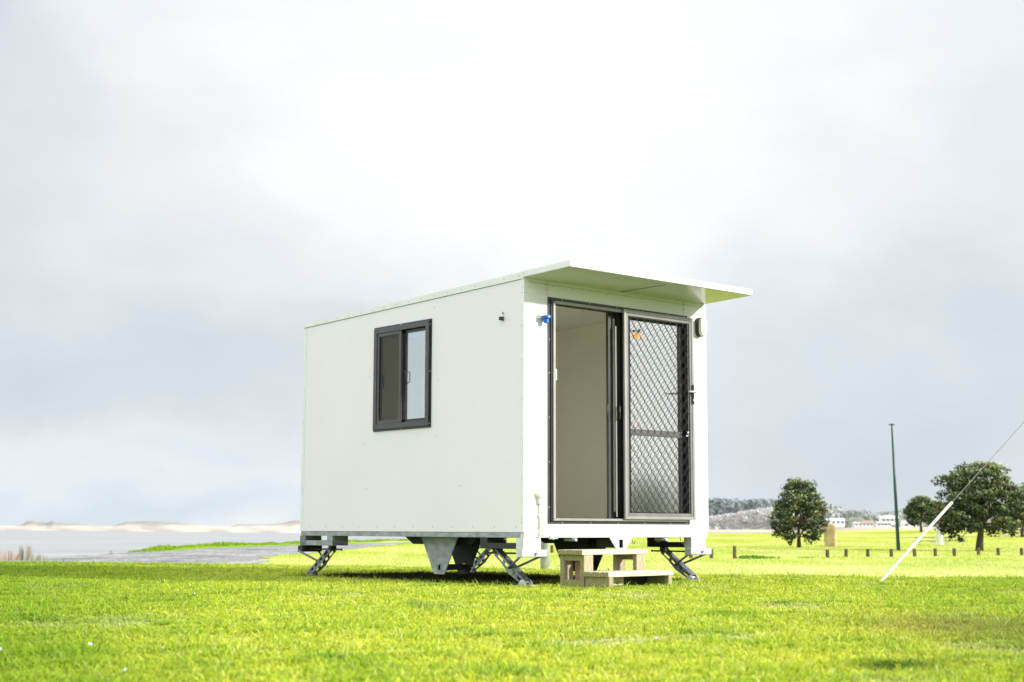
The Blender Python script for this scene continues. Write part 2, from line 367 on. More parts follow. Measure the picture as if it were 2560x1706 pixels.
lx = 1.5*ss(92, 104, gy)+np.interp(gy, [p[0] for p in left_edge], [p[1] for p in left_edge])+.25*np.sin(gy*1.3)+.15*np.sin(gy*3.1)
rx = np.interp(gy, [p[0] for p in right_edge], [p[1] for p in right_edge])+.35*np.sin(gy*.9)+.2*np.sin(gy*2.7)
T = np.linspace(0, 1, 25)
GX = lx[:,None]*(1-T)+rx[:,None]*T; GY = np.repeat(gy[:,None], 25, 1)
GZ = gz(GX, GY)+.012+.01*np.sin(T*math.pi)
v = np.stack([GX, GY, GZ], -1).reshape(-1,3); i = np.arange((len(gy)-1)*24); r_, c_ = i//24, i % 24; a = r_*25+c_
o = np_mesh('gravel_track', v, np.stack([a, a+1, a+26, a+25], -1), M['gravel'], smooth=True); tag(o, 'grey gravel track curving away along the water', kind='structure')

# ---- water
m, nt, b = mat('estuary_water'); geo = N(nt, 'ShaderNodeNewGeometry')
nt.links.new(ramp(nt, noi(.02, 4, (1,3,1)), [(.38, (.33,.335,.34)), (.62, (.43,.435,.435))]), b.inputs['Base Color'])
b.inputs['Roughness'].default_value = .35
bp = N(nt, 'ShaderNodeBump', Strength=.5, Distance=.15); nt.links.new(noi(1.1, 4, (1,2.2,1)), bp.inputs['Height']); nt.links.new(bp.outputs[0], b.inputs['Normal'])
o = MB().add([(-6000,15,-1.6),(6000,15,-1.6),(6000,9000,-1.6),(-6000,9000,-1.6)], [(0,1,2,3)]).build('water', m); tag(o, 'calm pale grey estuary water', kind='structure')

# ---- dunes across the water (left)
m, nt, b = mat('dune_sand'); geo = N(nt, 'ShaderNodeNewGeometry')
sp = N(nt, 'ShaderNodeSeparateXYZ'); nt.links.new(geo.outputs['Position'], sp.inputs[0])
veg = N(nt, 'ShaderNodeMath', operation='MULTIPLY'); hz = N(nt, 'ShaderNodeMapRange'); hz.inputs['From Min'].default_value = -.5; hz.inputs['From Max'].default_value = 3.2
nt.links.new(sp.outputs['Z'], hz.inputs['Value']); nt.links.new(hz.outputs[0], veg.inputs[0]); nt.links.new(noi(.035, 6, (1,1,3), .65), veg.inputs[1])
nt.links.new(ramp(nt, veg.outputs[0], [(.16, (.62,.56,.49)), (.24, (.50,.455,.39)), (.38, (.34,.32,.28))]), b.inputs['Base Color']); b.inputs['Roughness'].default_value = .95
M['dune'] = m
wx = np.array([-900,-500,0,200,430,740,1100,1400,1800.]); wy = np.array([1324,1325,1326,1327.6,1330,1332.7,1333,1331,1329.5])
tops = [(-900,1312),(-500,1308),(-200,1305),(0,1314.5),(60,1313),(70,1309),(78,1303),(92,1302),(104,1306),(132,1307),(141,1302),(152,1307),(180,1309),(225,1309.5),(245,1313),(290,1315),(312,1309),(325,1305),(385,1303),(430,1306),(470,1309),(505,1312),(520,1315),(580,1316),(600,1311),(680,1311),(712,1308),(738,1302),(800,1300),(900,1308),(1100,1310),(1300,1314),(1500,1316),(1800,1319)]
pxs = np.arange(-900, 1641, 4.0); hor = 1320.5+(pxs-1280)*.0026
D = (EYE+1.6)*FPX/(np.interp(pxs, wx, wy)-hor)
tz = EYE+(hor-np.interp(pxs, [t[0] for t in tops], [t[1] for t in tops]))*(D+45)/FPX
prof = [(0,-1.9),(4,-1.2),(14,-.2),(24,.35),(45,1),(60,.8),(90,.3),(150,.0)]
rows = []
for k, (dd, hf) in enumerate(prof):
    DD = D+dd+3*np.sin(pxs*.05+k)
    zz = np.full_like(D, hf) if hf < 0 else np.maximum(0, tz)*hf+(.25*np.sin(pxs*.13+k*2)*hf if hf < 1 else 0)
    if k == 2: zz = zz+.2*np.sin(pxs*.08)
    rows.append(np.stack([(pxs-1280)/FPX*DD, DD, zz], -1))
v = np.stack(rows).reshape(-1,3); nx = len(pxs); i = np.arange((len(prof)-1)*(nx-1)); r_, c_ = i//(nx-1), i % (nx-1); a = r_*nx+c_
o = np_mesh('sand_dunes', v, np.stack([a, a+1, a+nx+1, a+nx], -1), M['dune'], smooth=True); tag(o, 'low pale sand dunes across the water', kind='structure')

# ---- far shore on the right: flat beige flat, rising behind
m, nt, b = mat('far_land'); geo = N(nt, 'ShaderNodeNewGeometry')
nt.links.new(ramp(nt, noi(.02, 6, (1,.3,1)), [(.35, (.62,.54,.40)), (.65, (.50,.44,.34))]), b.inputs['Base Color']); b.inputs['Roughness'].default_value = 1
def farz(x, y):
    u = x/np.maximum(y, 1)
    e = ss(.19, .24, u)
    st = 900*(1-e)+ 560*e
    return -2.2+ (2.0+1.6*e)*ss(0, 60, y-st) + 4*ss(400, 1100, y-st)
o = grid_mesh('far_shore', np.arange(60, 1900, 14.), np.arange(520, 3000, 26.), farz, m); tag(o, 'flat beige far shore of the estuary', kind='structure')
# mud spit
m = simple('mud_spit', (.27,.20,.15), (.40,.31,.24), .08, 1)
def mud(x, y): return -1.75+1.75*np.exp(-((x-104)/26)**4-((y-470)/22)**2)*(.8+.2*wob(x, y, .15, 31))
o = grid_mesh('mud_spit', np.arange(60, 150, 2.), np.arange(420, 520, 3.), mud, m); tag(o, 'low brown mud spit at the edge of the far water', kind='structure')

# ------------------------------------------------------------------ far woods and hills (read as one mass each)
def mass(name, pts, D, dd, size, cols, label, n, zb=-1.0, conif=False, cr=5.0):
    """a far wood as one mass of small foliage faces. pts: skyline (px in the photograph's width, height in px above the horizon)"""
    r = np.random.default_rng(int(D)); x0, x1 = pts[0][0], pts[-1][0]
    nc = max(60, int((x1-x0)/FPX*D/cr*9)); cpx = x0+(x1-x0)*r.random(nc); cD = D+dd*r.random(nc)
    top = EYE+np.interp(cpx, [p[0] for p in pts], [p[1] for p in pts])*cD/FPX
    q = r.random(nc); crr = cr*(.5+.9*r.random(nc)); cz = np.maximum(zb, zb+(top-crr*.8-zb)*np.where(q > .45, 1, q/.45))
    ctone = r.random(nc)
    ci = r.integers(0, nc, n); d = r.normal(size=(n,3)); d /= np.linalg.norm(d, axis=1)[:,None]; d[:,2] = np.abs(d[:,2])*np.where(r.random(n) < .8, 1, -1)
    rad = crr[ci]*(.6+.4*r.random(n)); P = np.stack([(cpx[ci]-1280)/FPX*cD[ci], cD[ci], cz[ci]], -1)+d*rad[:,None]*np.array([.8 if conif else 1.25, 1, 1.1 if conif else .75])
    P[:,2] = np.maximum(P[:,2], zb)
    nr = d+r.normal(size=(n,3))*.6; nr /= np.linalg.norm(nr, axis=1)[:,None]; t = np.cross(nr, r.normal(size=(n,3))); t /= np.linalg.norm(t, axis=1)[:,None]; b_ = np.cross(nr, t)
    sz = size*(.5+r.random(n))[:,None]
    V = np.stack([P-t*sz*.5, P+b_*sz*.4, P+t*sz*.5, P-b_*sz*.4], 1)
    c0, c1_ = np.array(cols[0]), np.array(cols[1]); k = np.clip(.25+.5*ctone[ci]+.3*d[:,2]+.05*r.normal(size=n), 0, 1)[:,None]  # upward faces paler: light from above put into the leaf colour
    C = c0*(1-k)+c1_*k
    # a solid backing ridge keeps the mass closed
    xs_ = np.linspace(x0, x1, 60); tz_ = EYE+np.interp(xs_, [p[0] for p in pts], [p[1] for p in pts])*(D+dd)/FPX-cr*.9
    n0 = n*4; DX = D+dd; bv = []; 
    for xx, zz in zip(xs_, tz_): bv += [((xx-1280)/FPX*DX, DX, zb-1), ((xx-1280)/FPX*DX, DX+3, max(zz, zb)), ((xx-1280)/FPX*DX, DX+20, zb-1)]
    bf = []
    for i in range(59): a = n0+i*3; bf += [(a, a+3, a+4, a+1), (a+1, a+4, a+5, a+2)]
    F = np.concatenate([np.arange(n*4).reshape(-1,4), np.array(bf)])
    o = np_mesh(name, np.concatenate([V.reshape(-1,3), np.array(bv)]), F, M['far_leaf'], colors=np.concatenate([np.repeat(C, 4, 0), np.tile((c0+c1_)/2, (len(bv),1))]))
    tag(o, label, 'hill' if 'hill' in name else 'trees', kind='stuff'); return o
M['far_leaf'] = tint_mat('far_leaves', .3, .9)
mpine = ((.28,.325,.345), (.40,.445,.46))  # far wood colours, with the distance haze put into them
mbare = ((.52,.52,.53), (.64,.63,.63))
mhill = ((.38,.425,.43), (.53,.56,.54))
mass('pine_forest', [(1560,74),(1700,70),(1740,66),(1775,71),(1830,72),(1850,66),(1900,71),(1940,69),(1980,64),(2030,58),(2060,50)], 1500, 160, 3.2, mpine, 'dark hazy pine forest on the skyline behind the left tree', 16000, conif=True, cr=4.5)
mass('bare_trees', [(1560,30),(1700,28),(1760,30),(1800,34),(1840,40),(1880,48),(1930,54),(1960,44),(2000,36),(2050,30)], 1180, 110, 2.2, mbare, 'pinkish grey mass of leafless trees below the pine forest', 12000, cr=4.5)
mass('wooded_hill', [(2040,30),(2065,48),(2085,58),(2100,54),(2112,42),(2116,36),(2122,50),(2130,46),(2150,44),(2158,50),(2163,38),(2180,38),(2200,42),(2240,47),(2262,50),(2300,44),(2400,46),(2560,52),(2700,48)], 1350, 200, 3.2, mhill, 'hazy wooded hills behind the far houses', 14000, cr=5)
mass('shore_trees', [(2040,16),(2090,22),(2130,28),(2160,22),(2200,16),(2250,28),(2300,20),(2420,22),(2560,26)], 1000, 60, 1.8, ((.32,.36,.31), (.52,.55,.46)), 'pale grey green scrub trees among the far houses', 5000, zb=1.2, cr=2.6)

# ------------------------------------------------------------------ far houses
def house(px0, px1, ytop, ybot, D, wall, roof, label, gable=True, wins=3):
    hz = 1320.5+((px0+px1)/2-1280)*.0026
    w = (px1-px0)/FPX*D; cx = ((px0+px1)/2-1280)/FPX*D
    z0 = EYE+(hz-ybot)*D/FPX; z1 = EYE+(hz-ytop)*D/FPX; H = z1-z0
    e = empty('house', (cx, D, z0)); tag(e, label, 'house', 'houses along the far shore')
    hw = H*.6
    MB().box(-w/2, w/2, 0, 7, -1.5, hw).build('wall', wall, e)
    mb = MB()
    if gable: mb.prism([(-.5,hw),(7.5,hw),(3.5,H)], 0, -w/2-.3, w/2+.3)
    else: mb.box(-w/2-.3, w/2+.3, -.4, 7.4, hw, H)
    mb.build('roof', roof, e)
    for k in range(wins):
        x = -w/2+w*(k+.5)/wins
        MB().box(x-w*.10, x+w*.10, -.06, -.01, hw*.25, hw*.85).build('window', M['win_dark'], e)
    return e
M['win_dark'] = simple('far_window', (.20,.22,.24), (.14,.15,.17), 1, .4)
W1 = simple('white_wall', (.86,.86,.86), (.8,.8,.8), .5, .7); W2 = simple('cream_wall', (.72,.70,.64), (.66,.64,.58), .5, .7)
R1 = simple('white_roof', (.90,.92,.93), (.84,.86,.88), .5, .5); R2 = simple('terracotta_roof', (.62,.33,.27), (.55,.28,.22), .5, .8); R3 = simple('grey_roof', (.55,.56,.57), (.48,.49,.5), .5, .8)
house(2074, 2107, 1296, 1312, 900, W1, R1, 'white low house right of the left tree, beside the standing stone')
house(2131, 2151, 1305, 1316, 880, W2, R3, 'small pale house with a grey roof left of the terracotta one', wins=2)
house(2151, 2178, 1304, 1316, 880, W1, R2, 'far house with a terracotta roof')
house(2199, 2240, 1290, 1306, 960, W1, R1, 'largest white house with a bright roof, left of the green pole', False, 4)
house(2188, 2222, 1304, 1316, 870, W1, R3, 'long white building with a row of openings in front of the largest house', True, 4)
house(2252, 2300, 1303, 1318, 900, W1, R1, 'white house right of the green pole, below the small tree')

# ------------------------------------------------------------------ trees
M['leaf'] = tint_mat('tree_leaves', .25, .5)
def leaf_cloud(clumps, per, size, seed, inner=None, hue=None):
    r = np.random.default_rng(seed); Vs, Fs, Cs = [], [], []; base = 0
    for (cx, cy, cz, cr, tone) in clumps:
        n = int(per*(cr**2)/.36)+10
        d = r.normal(size=(n,3)); d[:,2] = d[:,2]*.8+.15; d /= np.linalg.norm(d, axis=1)[:,None]
        rad = cr*(.35+.85*r.random(n)**.8)
        p = np.array([cx,cy,cz])+d*rad[:,None]*np.array([1,1,.75])
        nrm = d+r.normal(size=(n,3))*.55; nrm /= np.linalg.norm(nrm, axis=1)[:,None]
        t = np.cross(nrm, r.normal(size=(n,3))); t /= np.linalg.norm(t, axis=1)[:,None]; bt = np.cross(nrm, t)
        s = size*(.6+.8*r.random(n))[:,None]
        q = np.stack([p-t*s*.5, p+bt*s*.32, p+t*s*.5, p-bt*s*.32], 1)
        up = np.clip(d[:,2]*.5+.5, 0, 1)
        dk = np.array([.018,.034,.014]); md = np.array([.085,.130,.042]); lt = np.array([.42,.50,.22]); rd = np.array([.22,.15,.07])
        k = np.clip(up*1.05+tone*.5-.40+r.normal(size=n)*.14, 0, 1)[:,None]  # upper leaves lighter: shading of each clump put into the colour
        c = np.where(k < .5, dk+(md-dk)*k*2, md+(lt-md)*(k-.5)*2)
        c = c*np.clip((rad/cr)[:,None]**1.3*1.25, .12, 1.25)  # inner leaves darkened: shade inside the clump painted in
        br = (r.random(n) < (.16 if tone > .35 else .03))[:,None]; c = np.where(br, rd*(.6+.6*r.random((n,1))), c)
        Vs.append(q.reshape(-1,3)); Cs.append(np.repeat(c, 4, 0)); Fs.append(base+np.arange(n*4).reshape(-1,4)); base += n*4
    return np.concatenate(Vs), np.concatenate(Fs), np.concatenate(Cs)
def limb(mb, p, d, L, r0, depth, ends, rnd, spread=.6):
    pts = [Vector(p)]; dirn = Vector(d).normalized(); n = 5
    for i in range(n):
        dirn = (dirn+Vector((rnd.uniform(-1,1), rnd.uniform(-1,1), rnd.uniform(-.3,.5)))*.16).normalized()
        pts.append(pts[-1]+dirn*L/n)
    rs = [r0*(1-.5*i/n) for i in range(n+1)]
    mb.path(pts, rs, 7)
    ends.append(pts[-1])
    if depth > 0:
        for k in range(3):
            a = rnd.uniform(0, 6.28)
            nd = (dirn+Vector((math.cos(a), math.sin(a), rnd.uniform(-.1,.5)))*spread).normalized()
            limb(mb, pts[-1-(k % 2)], nd, L*.68, r0*.5, depth-1, ends, rnd, spread)
def tree(loc, label, profile, trunk_r, fork_z, seed, per=44, size=.22, lean=(0,0), lean2=None, hang=(), group='trees standing in the park', clump=.55, n_cl=150, depth=.8):
    """profile: list of (z, xmin, xmax) silhouette in metres from the trunk foot"""
    rnd = random.Random(seed)
    e = empty('tree', loc); tag(e, label, 'tree', group)
    mb = MB(); ends = []
    zs = [p[0] for p in profile]
    tp = [Vector((0,0,-.3)), Vector((lean[0]*.3, 0, fork_z*.35)), Vector((lean[0]*.7, lean[1], fork_z*.7)), Vector((lean[0], lean[1], fork_z))]
    mb.path(tp, [trunk_r*1.35, trunk_r, trunk_r*.85, trunk_r*.75], 9)
    cl = []
    zmin, zmax = zs[0], zs[-1]
    tries = 0
    while len(cl) < n_cl and tries < 9000:
        tries += 1
        z = rnd.uniform(zmin, zmax); a = np.interp(z, zs, [p[1] for p in profile]); b_ = np.interp(z, zs, [p[2] for p in profile])
        cxm, hw = (a+b_)/2, (b_-a)/2
        ang = rnd.uniform(0, 6.28); rr = rnd.uniform(.62, 1.0) if rnd.random() < .8 else rnd.uniform(.2, .6)
        x = cxm+hw*rr*math.cos(ang); y = min(hw, (max(p[2] for p in profile)-min(p[1] for p in profile))/2)*rr*math.sin(ang)*depth
        cr = clump*rnd.uniform(.4, 1.3)
        a, b_ = cxm-hw*(1+.55*mnoise.noise(Vector((z*1.6, seed+.3, .5)))), cxm+hw*(1+.55*mnoise.noise(Vector((z*1.6, seed+9.3, 3.5))))
        if cr > hw*.9: cr = max(.25, hw*.8)
        x = min(max(x, a+cr*.8), b_-cr*.8) if b_-a > cr*1.6 else cxm
        if z < np.interp(.40, [0, 1], [zmin, zmax])+.2 and abs(x-lean[0]) < .7 and y < .7: continue
        z2 = min(z, zmax-cr*.6)
        if any((x-q[0])**2+(y-q[1])**2+(z2-q[2])**2 < (.58*(cr+q[3]))**2 for q in cl): continue
        cl.append((x, y, z2, cr, rnd.uniform(-.45, .55)+.35*(z-zmin)/(zmax-zmin)))
    for h_ in hang: cl.append(h_)
    # limbs reach for the clumps
    fork = tp[-1]
    tgt = rnd.sample(cl, min(26, len(cl)))
    hubs = []
    for k in range(5):
        q = 2*math.pi*k/5+rnd.uniform(-.3,.3); w = np.interp(fork_z+1.2, zs, [p[2] for p in profile])*.45
        h_ = fork+Vector((math.cos(q)*w*.6, math.sin(q)*w*.6, rnd.uniform(.7, 1.3)*(zmax-fork_z)*.28)); hubs.append(h_)
        mid = (fork+h_)/2+Vector((0,0,-.08)); mb.path([fork, mid, h_], [trunk_r*.55, trunk_r*.42, trunk_r*.32], 7)
    for t in tgt:
        tv = Vector(t[:3]); h_ = min(hubs, key=lambda q: (q-tv).length)
        mid = (h_+tv)/2+Vector((rnd.uniform(-.1,.1), rnd.uniform(-.1,.1), -.12)); mb.path([h_, mid, tv], [trunk_r*.26, trunk_r*.17, .015], 5)
    for h_ in hang:
        tv = Vector(h_[:3]); mb.path([fork, (fork+tv)/2+Vector((0,0,.35)), tv], [trunk_r*.35, trunk_r*.22, .02], 5)
    mb.build('trunk', M['bark'], e, smooth=True)
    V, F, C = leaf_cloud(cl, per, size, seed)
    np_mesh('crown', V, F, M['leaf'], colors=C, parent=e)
    return e
# left, egg-shaped
D = 127.3; k = D/FPX
prof1 = [(.75,-1.5,1.7),(1.1,-2.0,2.1),(1.7,-2.3,2.35),(2.5,-2.4,2.6),(3.2,-2.2,2.6),(3.8,-2.0,2.4),(4.4,-1.75,2.1),(4.95,-1.5,1.75),(5.4,-1.2,1.2),(5.85,-.9,.5)]
tree((24.6, D, g1(24.6, D)), 'egg-shaped dark green tree standing alone left of the standing stone', prof1, .17, 1.7, 11, n_cl=170, clump=.56, size=.21, per=95, hang=[(-.75,-.2,.45,.30,-.1),(1.5,0,.75,.2,0)])
D = 111.4
prof2 = [(1.5,-3.4,2.6),(1.9,-3.7,3.3),(2.4,-3.7,3.7),(3.1,-3.5,3.8),(3.8,-3.1,3.7),(4.5,-2.8,3.6),(5.0,-3.3,3.3),(5.5,-3.3,2.8),(5.9,-1.8,2.4),(6.2,-1.1,2.0),(6.6,-.5,1.4)]
tree((35.0, D, g1(35.0, D)), 'broad spreading tree behind the stay wire, the largest of the trees', prof2, .26, 2.0, 12, n_cl=190, clump=.68, size=.23, per=88, lean=(.25,0),
     hang=[(-1.9,.2,1.1,.42,-.1),(-1.4,0,.85,.32,-.15),(-2.2,0,1.5,.4,-.1),(2.6,0,1.3,.35,-.1)])
D = 225; x = (2296-1280)/FPX*D
tree((x, D, g1(x, D)), 'smaller round tree behind the largest one, right of the green pole', [(1.2,-2.2,2.2),(2.2,-2.7,2.6),(3.2,-2.5,2.6),(4.2,-1.9,2.3),(5.0,-1.0,1.7),(5.4,-.4,1.0)], .2, 1.4, 13, n_cl=70, clump=.8, size=.33, per=55)
D = 180; x = (2546-1280)/FPX*D
tree((x, D, g1(x, D)), 'dark tree at the right edge behind the picnic table', [(.9,-.8,2.4),(1.8,-1.5,3.4),(3.2,-1.4,3.8),(4.6,-1.0,3.8),(5.8,-.3,3.2),(6.6,.6,2.4)], .2, 1.5, 14, n_cl=80, clump=.8, size=.28, per=60)
# beyond the right edge of the picture (seen only mirrored in the glass)
src = tree((150, 95, -1.1), 'dense bushy tree in the row far to the right of the lawn', [(.3,-4,4),(2,-4.6,4.6),(4,-4,4),(5.6,-2.6,2.6),(6.4,-1,1)], .3, 1.5, 15, n_cl=90, clump=1.0, size=.5, per=18, group='row of trees far to the right of the lawn')
for i, (x, y) in enumerate([(150,75),(148,55),(152,36),(149,24),(153,14),(151,5),(150,-4),(152,-13),(150,-21),(149,-30),(153,-39),(150,-48),(152,-57),(150,-70)]):
    c = copy_tree(src); c.location = (x, y, g1(x, y)-.1); c.rotation_euler = (0, 0, i*1.3); c.scale = (1.05, 1.05, .9+.05*(i % 4))
src.location.z = g1(150, 95)

# ------------------------------------------------------------------ park furniture
def at(px, py, Dz):
    """photograph px at distance D -> world x on the ground there"""
    return (px-1280)/FPX*Dz
bol = [(1724,1396,82,.40),(1775,1396,81.8,.52),(1832,1396,82,.70),(2062,1394,85,.47),(2108,1392,87.3,.47),(2162,1392,87.5,.47),(2220,1392,87.7,.47),(2278,1392,88,.47),(2329,1391,89.2,.47),(2376,1391,89.6,.47),(2436,1389,92.2,.49),(2485,1390,91.4,.47),(2543,1390,91.6,.47),(2602,1390,91.8,.47),(2660,1390,92,.47),(1380,1384,98,.5)]
blab = {0:'short timber bollard just behind the jack at the right front corner of the cabin',1:'timber bollard right beside the right cabin corner',2:'tallest timber bollard, pale on one side, standing apart on the left',
        15:'lone timber bollard seen under the cabin beside the round post'}
mbol = MB().path([(0,0,-.2),(0,0,.455),(0,0,.47)], [.10,.095,.082], 12).build('bollard', M['bollard'], None, smooth=False)
for i, (px, py, D, h) in enumerate(bol):
    o = mbol if i == 0 else mbol.copy()
    if i: col.objects.link(o)
    x = at(px, py, D); o.location = (x, D, g1(x, D)); o.scale = (.85 if h > .6 else 1.1, 1.05, h/.47); o.rotation_euler = (R(random.uniform(-2,2)), R(random.uniform(-2,2)), i)
    o['group'] = 'timber bollards along the edge of the field'; o['category'] = 'bollard'
    o['label'] = blab.get(i, 'low timber bollard in the evenly spaced row across the field at the right')
# pale round tag on the side of the row's first bollard and a thin cable to the tall one
xa, xb = at(1836, 0, 82), at(2056, 0, 85)
pts = [(xa+(xb-xa)*t, 82+3*t, g1(xa, 82)+.52*(1-t)+.36*t-.16*4*t*(1-t)) for t in np.linspace(0, 1, 16)]
tag(MB().path(pts, .010, 5).build('barrier_cable', M['cable'], smooth=True), 'thin sagging cable from the tallest bollard to the first of the row', 'cable')
rx_ = at(2053.5, 0, 84.8)
tag(MB().prism([(rx_+.085*math.cos(t), g1(rx_, 84.8)+.36+.085*math.sin(t)) for t in np.linspace(0, 6.28, 17)[:-1]], 1, 84.72, 84.75).build('reflector_disc', M['redish']), 'small round pinkish disc beside the first bollard of the row', 'reflector')

# green flood-light pole
D = 112.3; x = at(2238, 0, D); e = empty('lamp_pole', (x, D, g1(x, D))); tag(e, 'tall tapered dark green pole with a flat lamp head', 'lamp pole')
MB().path([(0,0,-.3),(0,0,.1),(-.12,0,5),(-.22,0,9.2)], [.15,.14,.105,.06], 14).build('pole', M['pole_green'], e, smooth=True)
MB().path([(-.22,0,9.2),(-.22,0,9.45)], [.05,.05], 10).build('collar', M['plastic_black'], e)
MB().path([(-.22,0,9.45),(-.22,0,9.48),(-.22,0,9.54),(-.22,0,9.58)], [.08,.24,.22,.05], 16).build('lamp_head', M['plastic_black'], e, smooth=False)

# standing stone
D = 133.5; x = at(2070, 0, D)
mb = MB(); rows = []
prof = [(0,.56,.26),(.35,.54,.26),(.8,.55,.25),(1.3,.53,.24),(1.75,.53,.22),(1.95,.46,.18),(2.08,.28,.12),(2.12,.05,.04)]
vs = []; n = 14
for z, w, d in prof:
    for k2 in range(n):
        q = 2*math.pi*k2/n; c, s_ = math.cos(q), math.sin(q)
        cx_ = math.copysign(abs(c)**.45, c)*w; cy_ = math.copysign(abs(s_)**.45, s_)*d
        j = .05*mnoise.noise(Vector((cx_*3, cy_*3, z*2.3)))
        vs.append((cx_+j, cy_+j, z))
fs = [(i*n+k2, i*n+(k2+1) % n, (i+1)*n+(k2+1) % n, (i+1)*n+k2) for i in range(len(prof)-1) for k2 in range(n)]+[tuple((len(prof)-1)*n+k2 for k2 in range(n))]
o = mb.add(vs, fs).build('standing_stone', M['stone']); o.location = (x, D, g1(x, D)-.05); o.rotation_euler = (0, R(.5), R(-24))
tag(o, 'tan upright stone slab with a rounded top and a sunlit white edge', 'standing stone')

# bin
D = 150; x = at(2342, 0, D); e = empty('litter_bin', (x, D, g1(x, D))); tag(e, 'pale grey litter bin between the two picnic tables', 'litter bin')
MB().path([(0,0,0),(0,0,1.05)], [.27,.31], 16).build('body', M['bin'], e, smooth=False)
MB().path([(0,0,1.05),(0,0,1.10),(0,0,1.28),(0,0,1.34)], [.36,.36,.32,.12], 16).build('lid', M['bin'], e)
def picnic(x, D, rz, label, L=2.1):
    e = empty('picnic_table', (x, D, g1(x, D)), rz); tag(e, label, 'picnic table', 'picnic tables in the park')
    mb = MB()
    for k in range(4): mb.box(-L/2, L/2, -.38+k*.195, -.38+k*.195+.175, .73, .775)
    mb.build('tabletop', M['dull_wood'], e)
    for s_ in (-1, 1): MB().box(-L/2, L/2, s_*.75-.14, s_*.75+.14, .42, .46).build('bench', M['dull_wood'], e)
    for sx in (-1, 1):
        mb = MB(); X = sx*L*.36
        mb.obox((X, -.3, .365), (.03,0,0), (0,.04,.02), (0,-.16,.37)); mb.obox((X+.065*sx, .3, .365), (.03,0,0), (0,.04,-.02), (0,.16,.37))
        mb.box(X-.095*sx-.03, X-.095*sx+.03, -.85, .85, .33, .415)
        mb.build('leg_frame', M['bin'], e)
    return e
picnic(at(2307, 0, 145), 145, R(4), 'picnic table left of the litter bin'); picnic(at(2378, 0, 146), 146, R(-3), 'picnic table right of the litter bin, behind the low branches')
picnic(at(2526, 0, 185), 185, R(2), 'picnic table on the right mound near the edge of the picture', 2.3)

# stay wire with white guard, anchored in the lawn, and the pole it holds (outside the picture)
base = Vector((3.53, 14.45, -.04)); d = (Vector((4.212,14.40,.782))-Vector((3.507,14.40,.028))).normalized()
e = empty('stay_wire', base); tag(e, 'slanting steel stay wire with a white plastic guard tube at its foot', 'stay wire')
MB().path([(0,0,0), d*1.115, d*1.12], [.015,.015,.012], 12).build('guard_tube', M['guard'], e, smooth=False)
MB().path([d*.9, d*9.2], [.0035,.0035], 6).build('wire', M['cable'], e)
top = base+d*9.2
MB().path([(0,0,-.2),(0,0,top.z+1.6)], [.15,.10], 14).build('utility_pole', M['bollard'], None, smooth=True)
up = bpy.data.objects['utility_pole']; up.location = (top.x+.1, top.y, g1(top.x, top.y)); tag(up, 'timber utility pole holding the upper end of the stay wire', 'utility pole')

# round post behind the cabin
D = 30.0; x = at(1363, 0, D)
tag(MB().path([(0,0,-.3),(0,0,1.45),(0,0,1.5)], [.093,.088,.07], 16).build('round_post', M['concrete'], smooth=True), 'thick weathered round post standing behind the cabin', 'post').location = (x, D, g1(x, D))

# ------------------------------------------------------------------ small plants and flowers
def weed(px, D, h, w, label, cols, group, n=90, name='weed', dry=False, seed=1):
    x = at(px, 0, D); r = np.random.default_rng(seed); V = np.zeros((n,4,3))
    a = r.random(n)*6.28; bx = r.normal(size=n)*w*.3; by = r.normal(size=n)*w*.3; hh = h*(.5+.6*r.random(n)); le = (.1 if dry else .5)*hh
    wd = (.010 if dry else .03)*(.6+r.random(n))
    V[:,0] = np.stack([bx-wd, by, 0*hh], -1); V[:,1] = np.stack([bx+wd, by, 0*hh], -1)
    V[:,2] = np.stack([bx+wd*(1.8 if not dry else 1)+np.cos(a)*le*.5, by+np.sin(a)*le*.5, hh*.7], -1); V[:,3] = np.stack([bx+np.cos(a)*le, by+np.sin(a)*le, hh], -1)
    F = np.arange(n*4).reshape(-1,4); c = np.array(cols)[r.integers(0, len(cols), n)]*(.7+.6*r.random((n,1)))
    o = np_mesh(name, V.reshape(-1,3), F, M['leaf'], colors=np.repeat(c, 4, 0)); o.location = (x, D, g1(x, D)-.02); tag(o, label, 'plant', group); return o
G1 = [(.10,.25,.02),(.16,.34,.03),(.07,.17,.02)]; G2 = [(.35,.5,.03),(.25,.42,.03)]; O1 = [(.62,.44,.33),(.55,.40,.30),(.66,.50,.40)]; O2 = [(.50,.46,.36),(.42,.40,.30)]
weed(1874, 82, .22, 1.0, 'dark green weed clump beside the tallest bollard', G1, 'weeds in the field', 200, 'weed_clump', seed=2)
weed(1914, 83, .14, .8, 'flat mid green weed clump right of the dark one', G1+G2, 'weeds in the field', 120, 'weed_clump', seed=3)
weed(2006, 84, .12, .9, 'light green weed clump left of the row of bollards', G2, 'weeds in the field', 120, 'weed_clump', seed=4)
for i, (px, h, w, cc, dz) in enumerate([(2,.62,.5,O1,'orange dry weed at the far left edge beside the water'),(32,.55,.8,O1,'broad orange dry weed, second from the left'),(58,.42,.3,O1,'small orange dry weed between broad and thin ones'),(68,.8,.12,O2,'thin grey brown dry stem right of the orange weeds'),(86,.85,.25,O2,'tallest grey brown dry weed by the track'),(110,.4,.5,O2,'low straw coloured weed right of the tallest dry one')]):
    weed(px, 71.5, h, w*1.1, dz, cc, 'dry weeds beside the gravel track', 70, 'dry_weed', True, 30+i)
weed(288, 86, .35, .2, 'thin dry weed on the bank left of the green tufts', O2, 'dry weeds beside the gravel track', 30, 'dry_weed', True, 44)

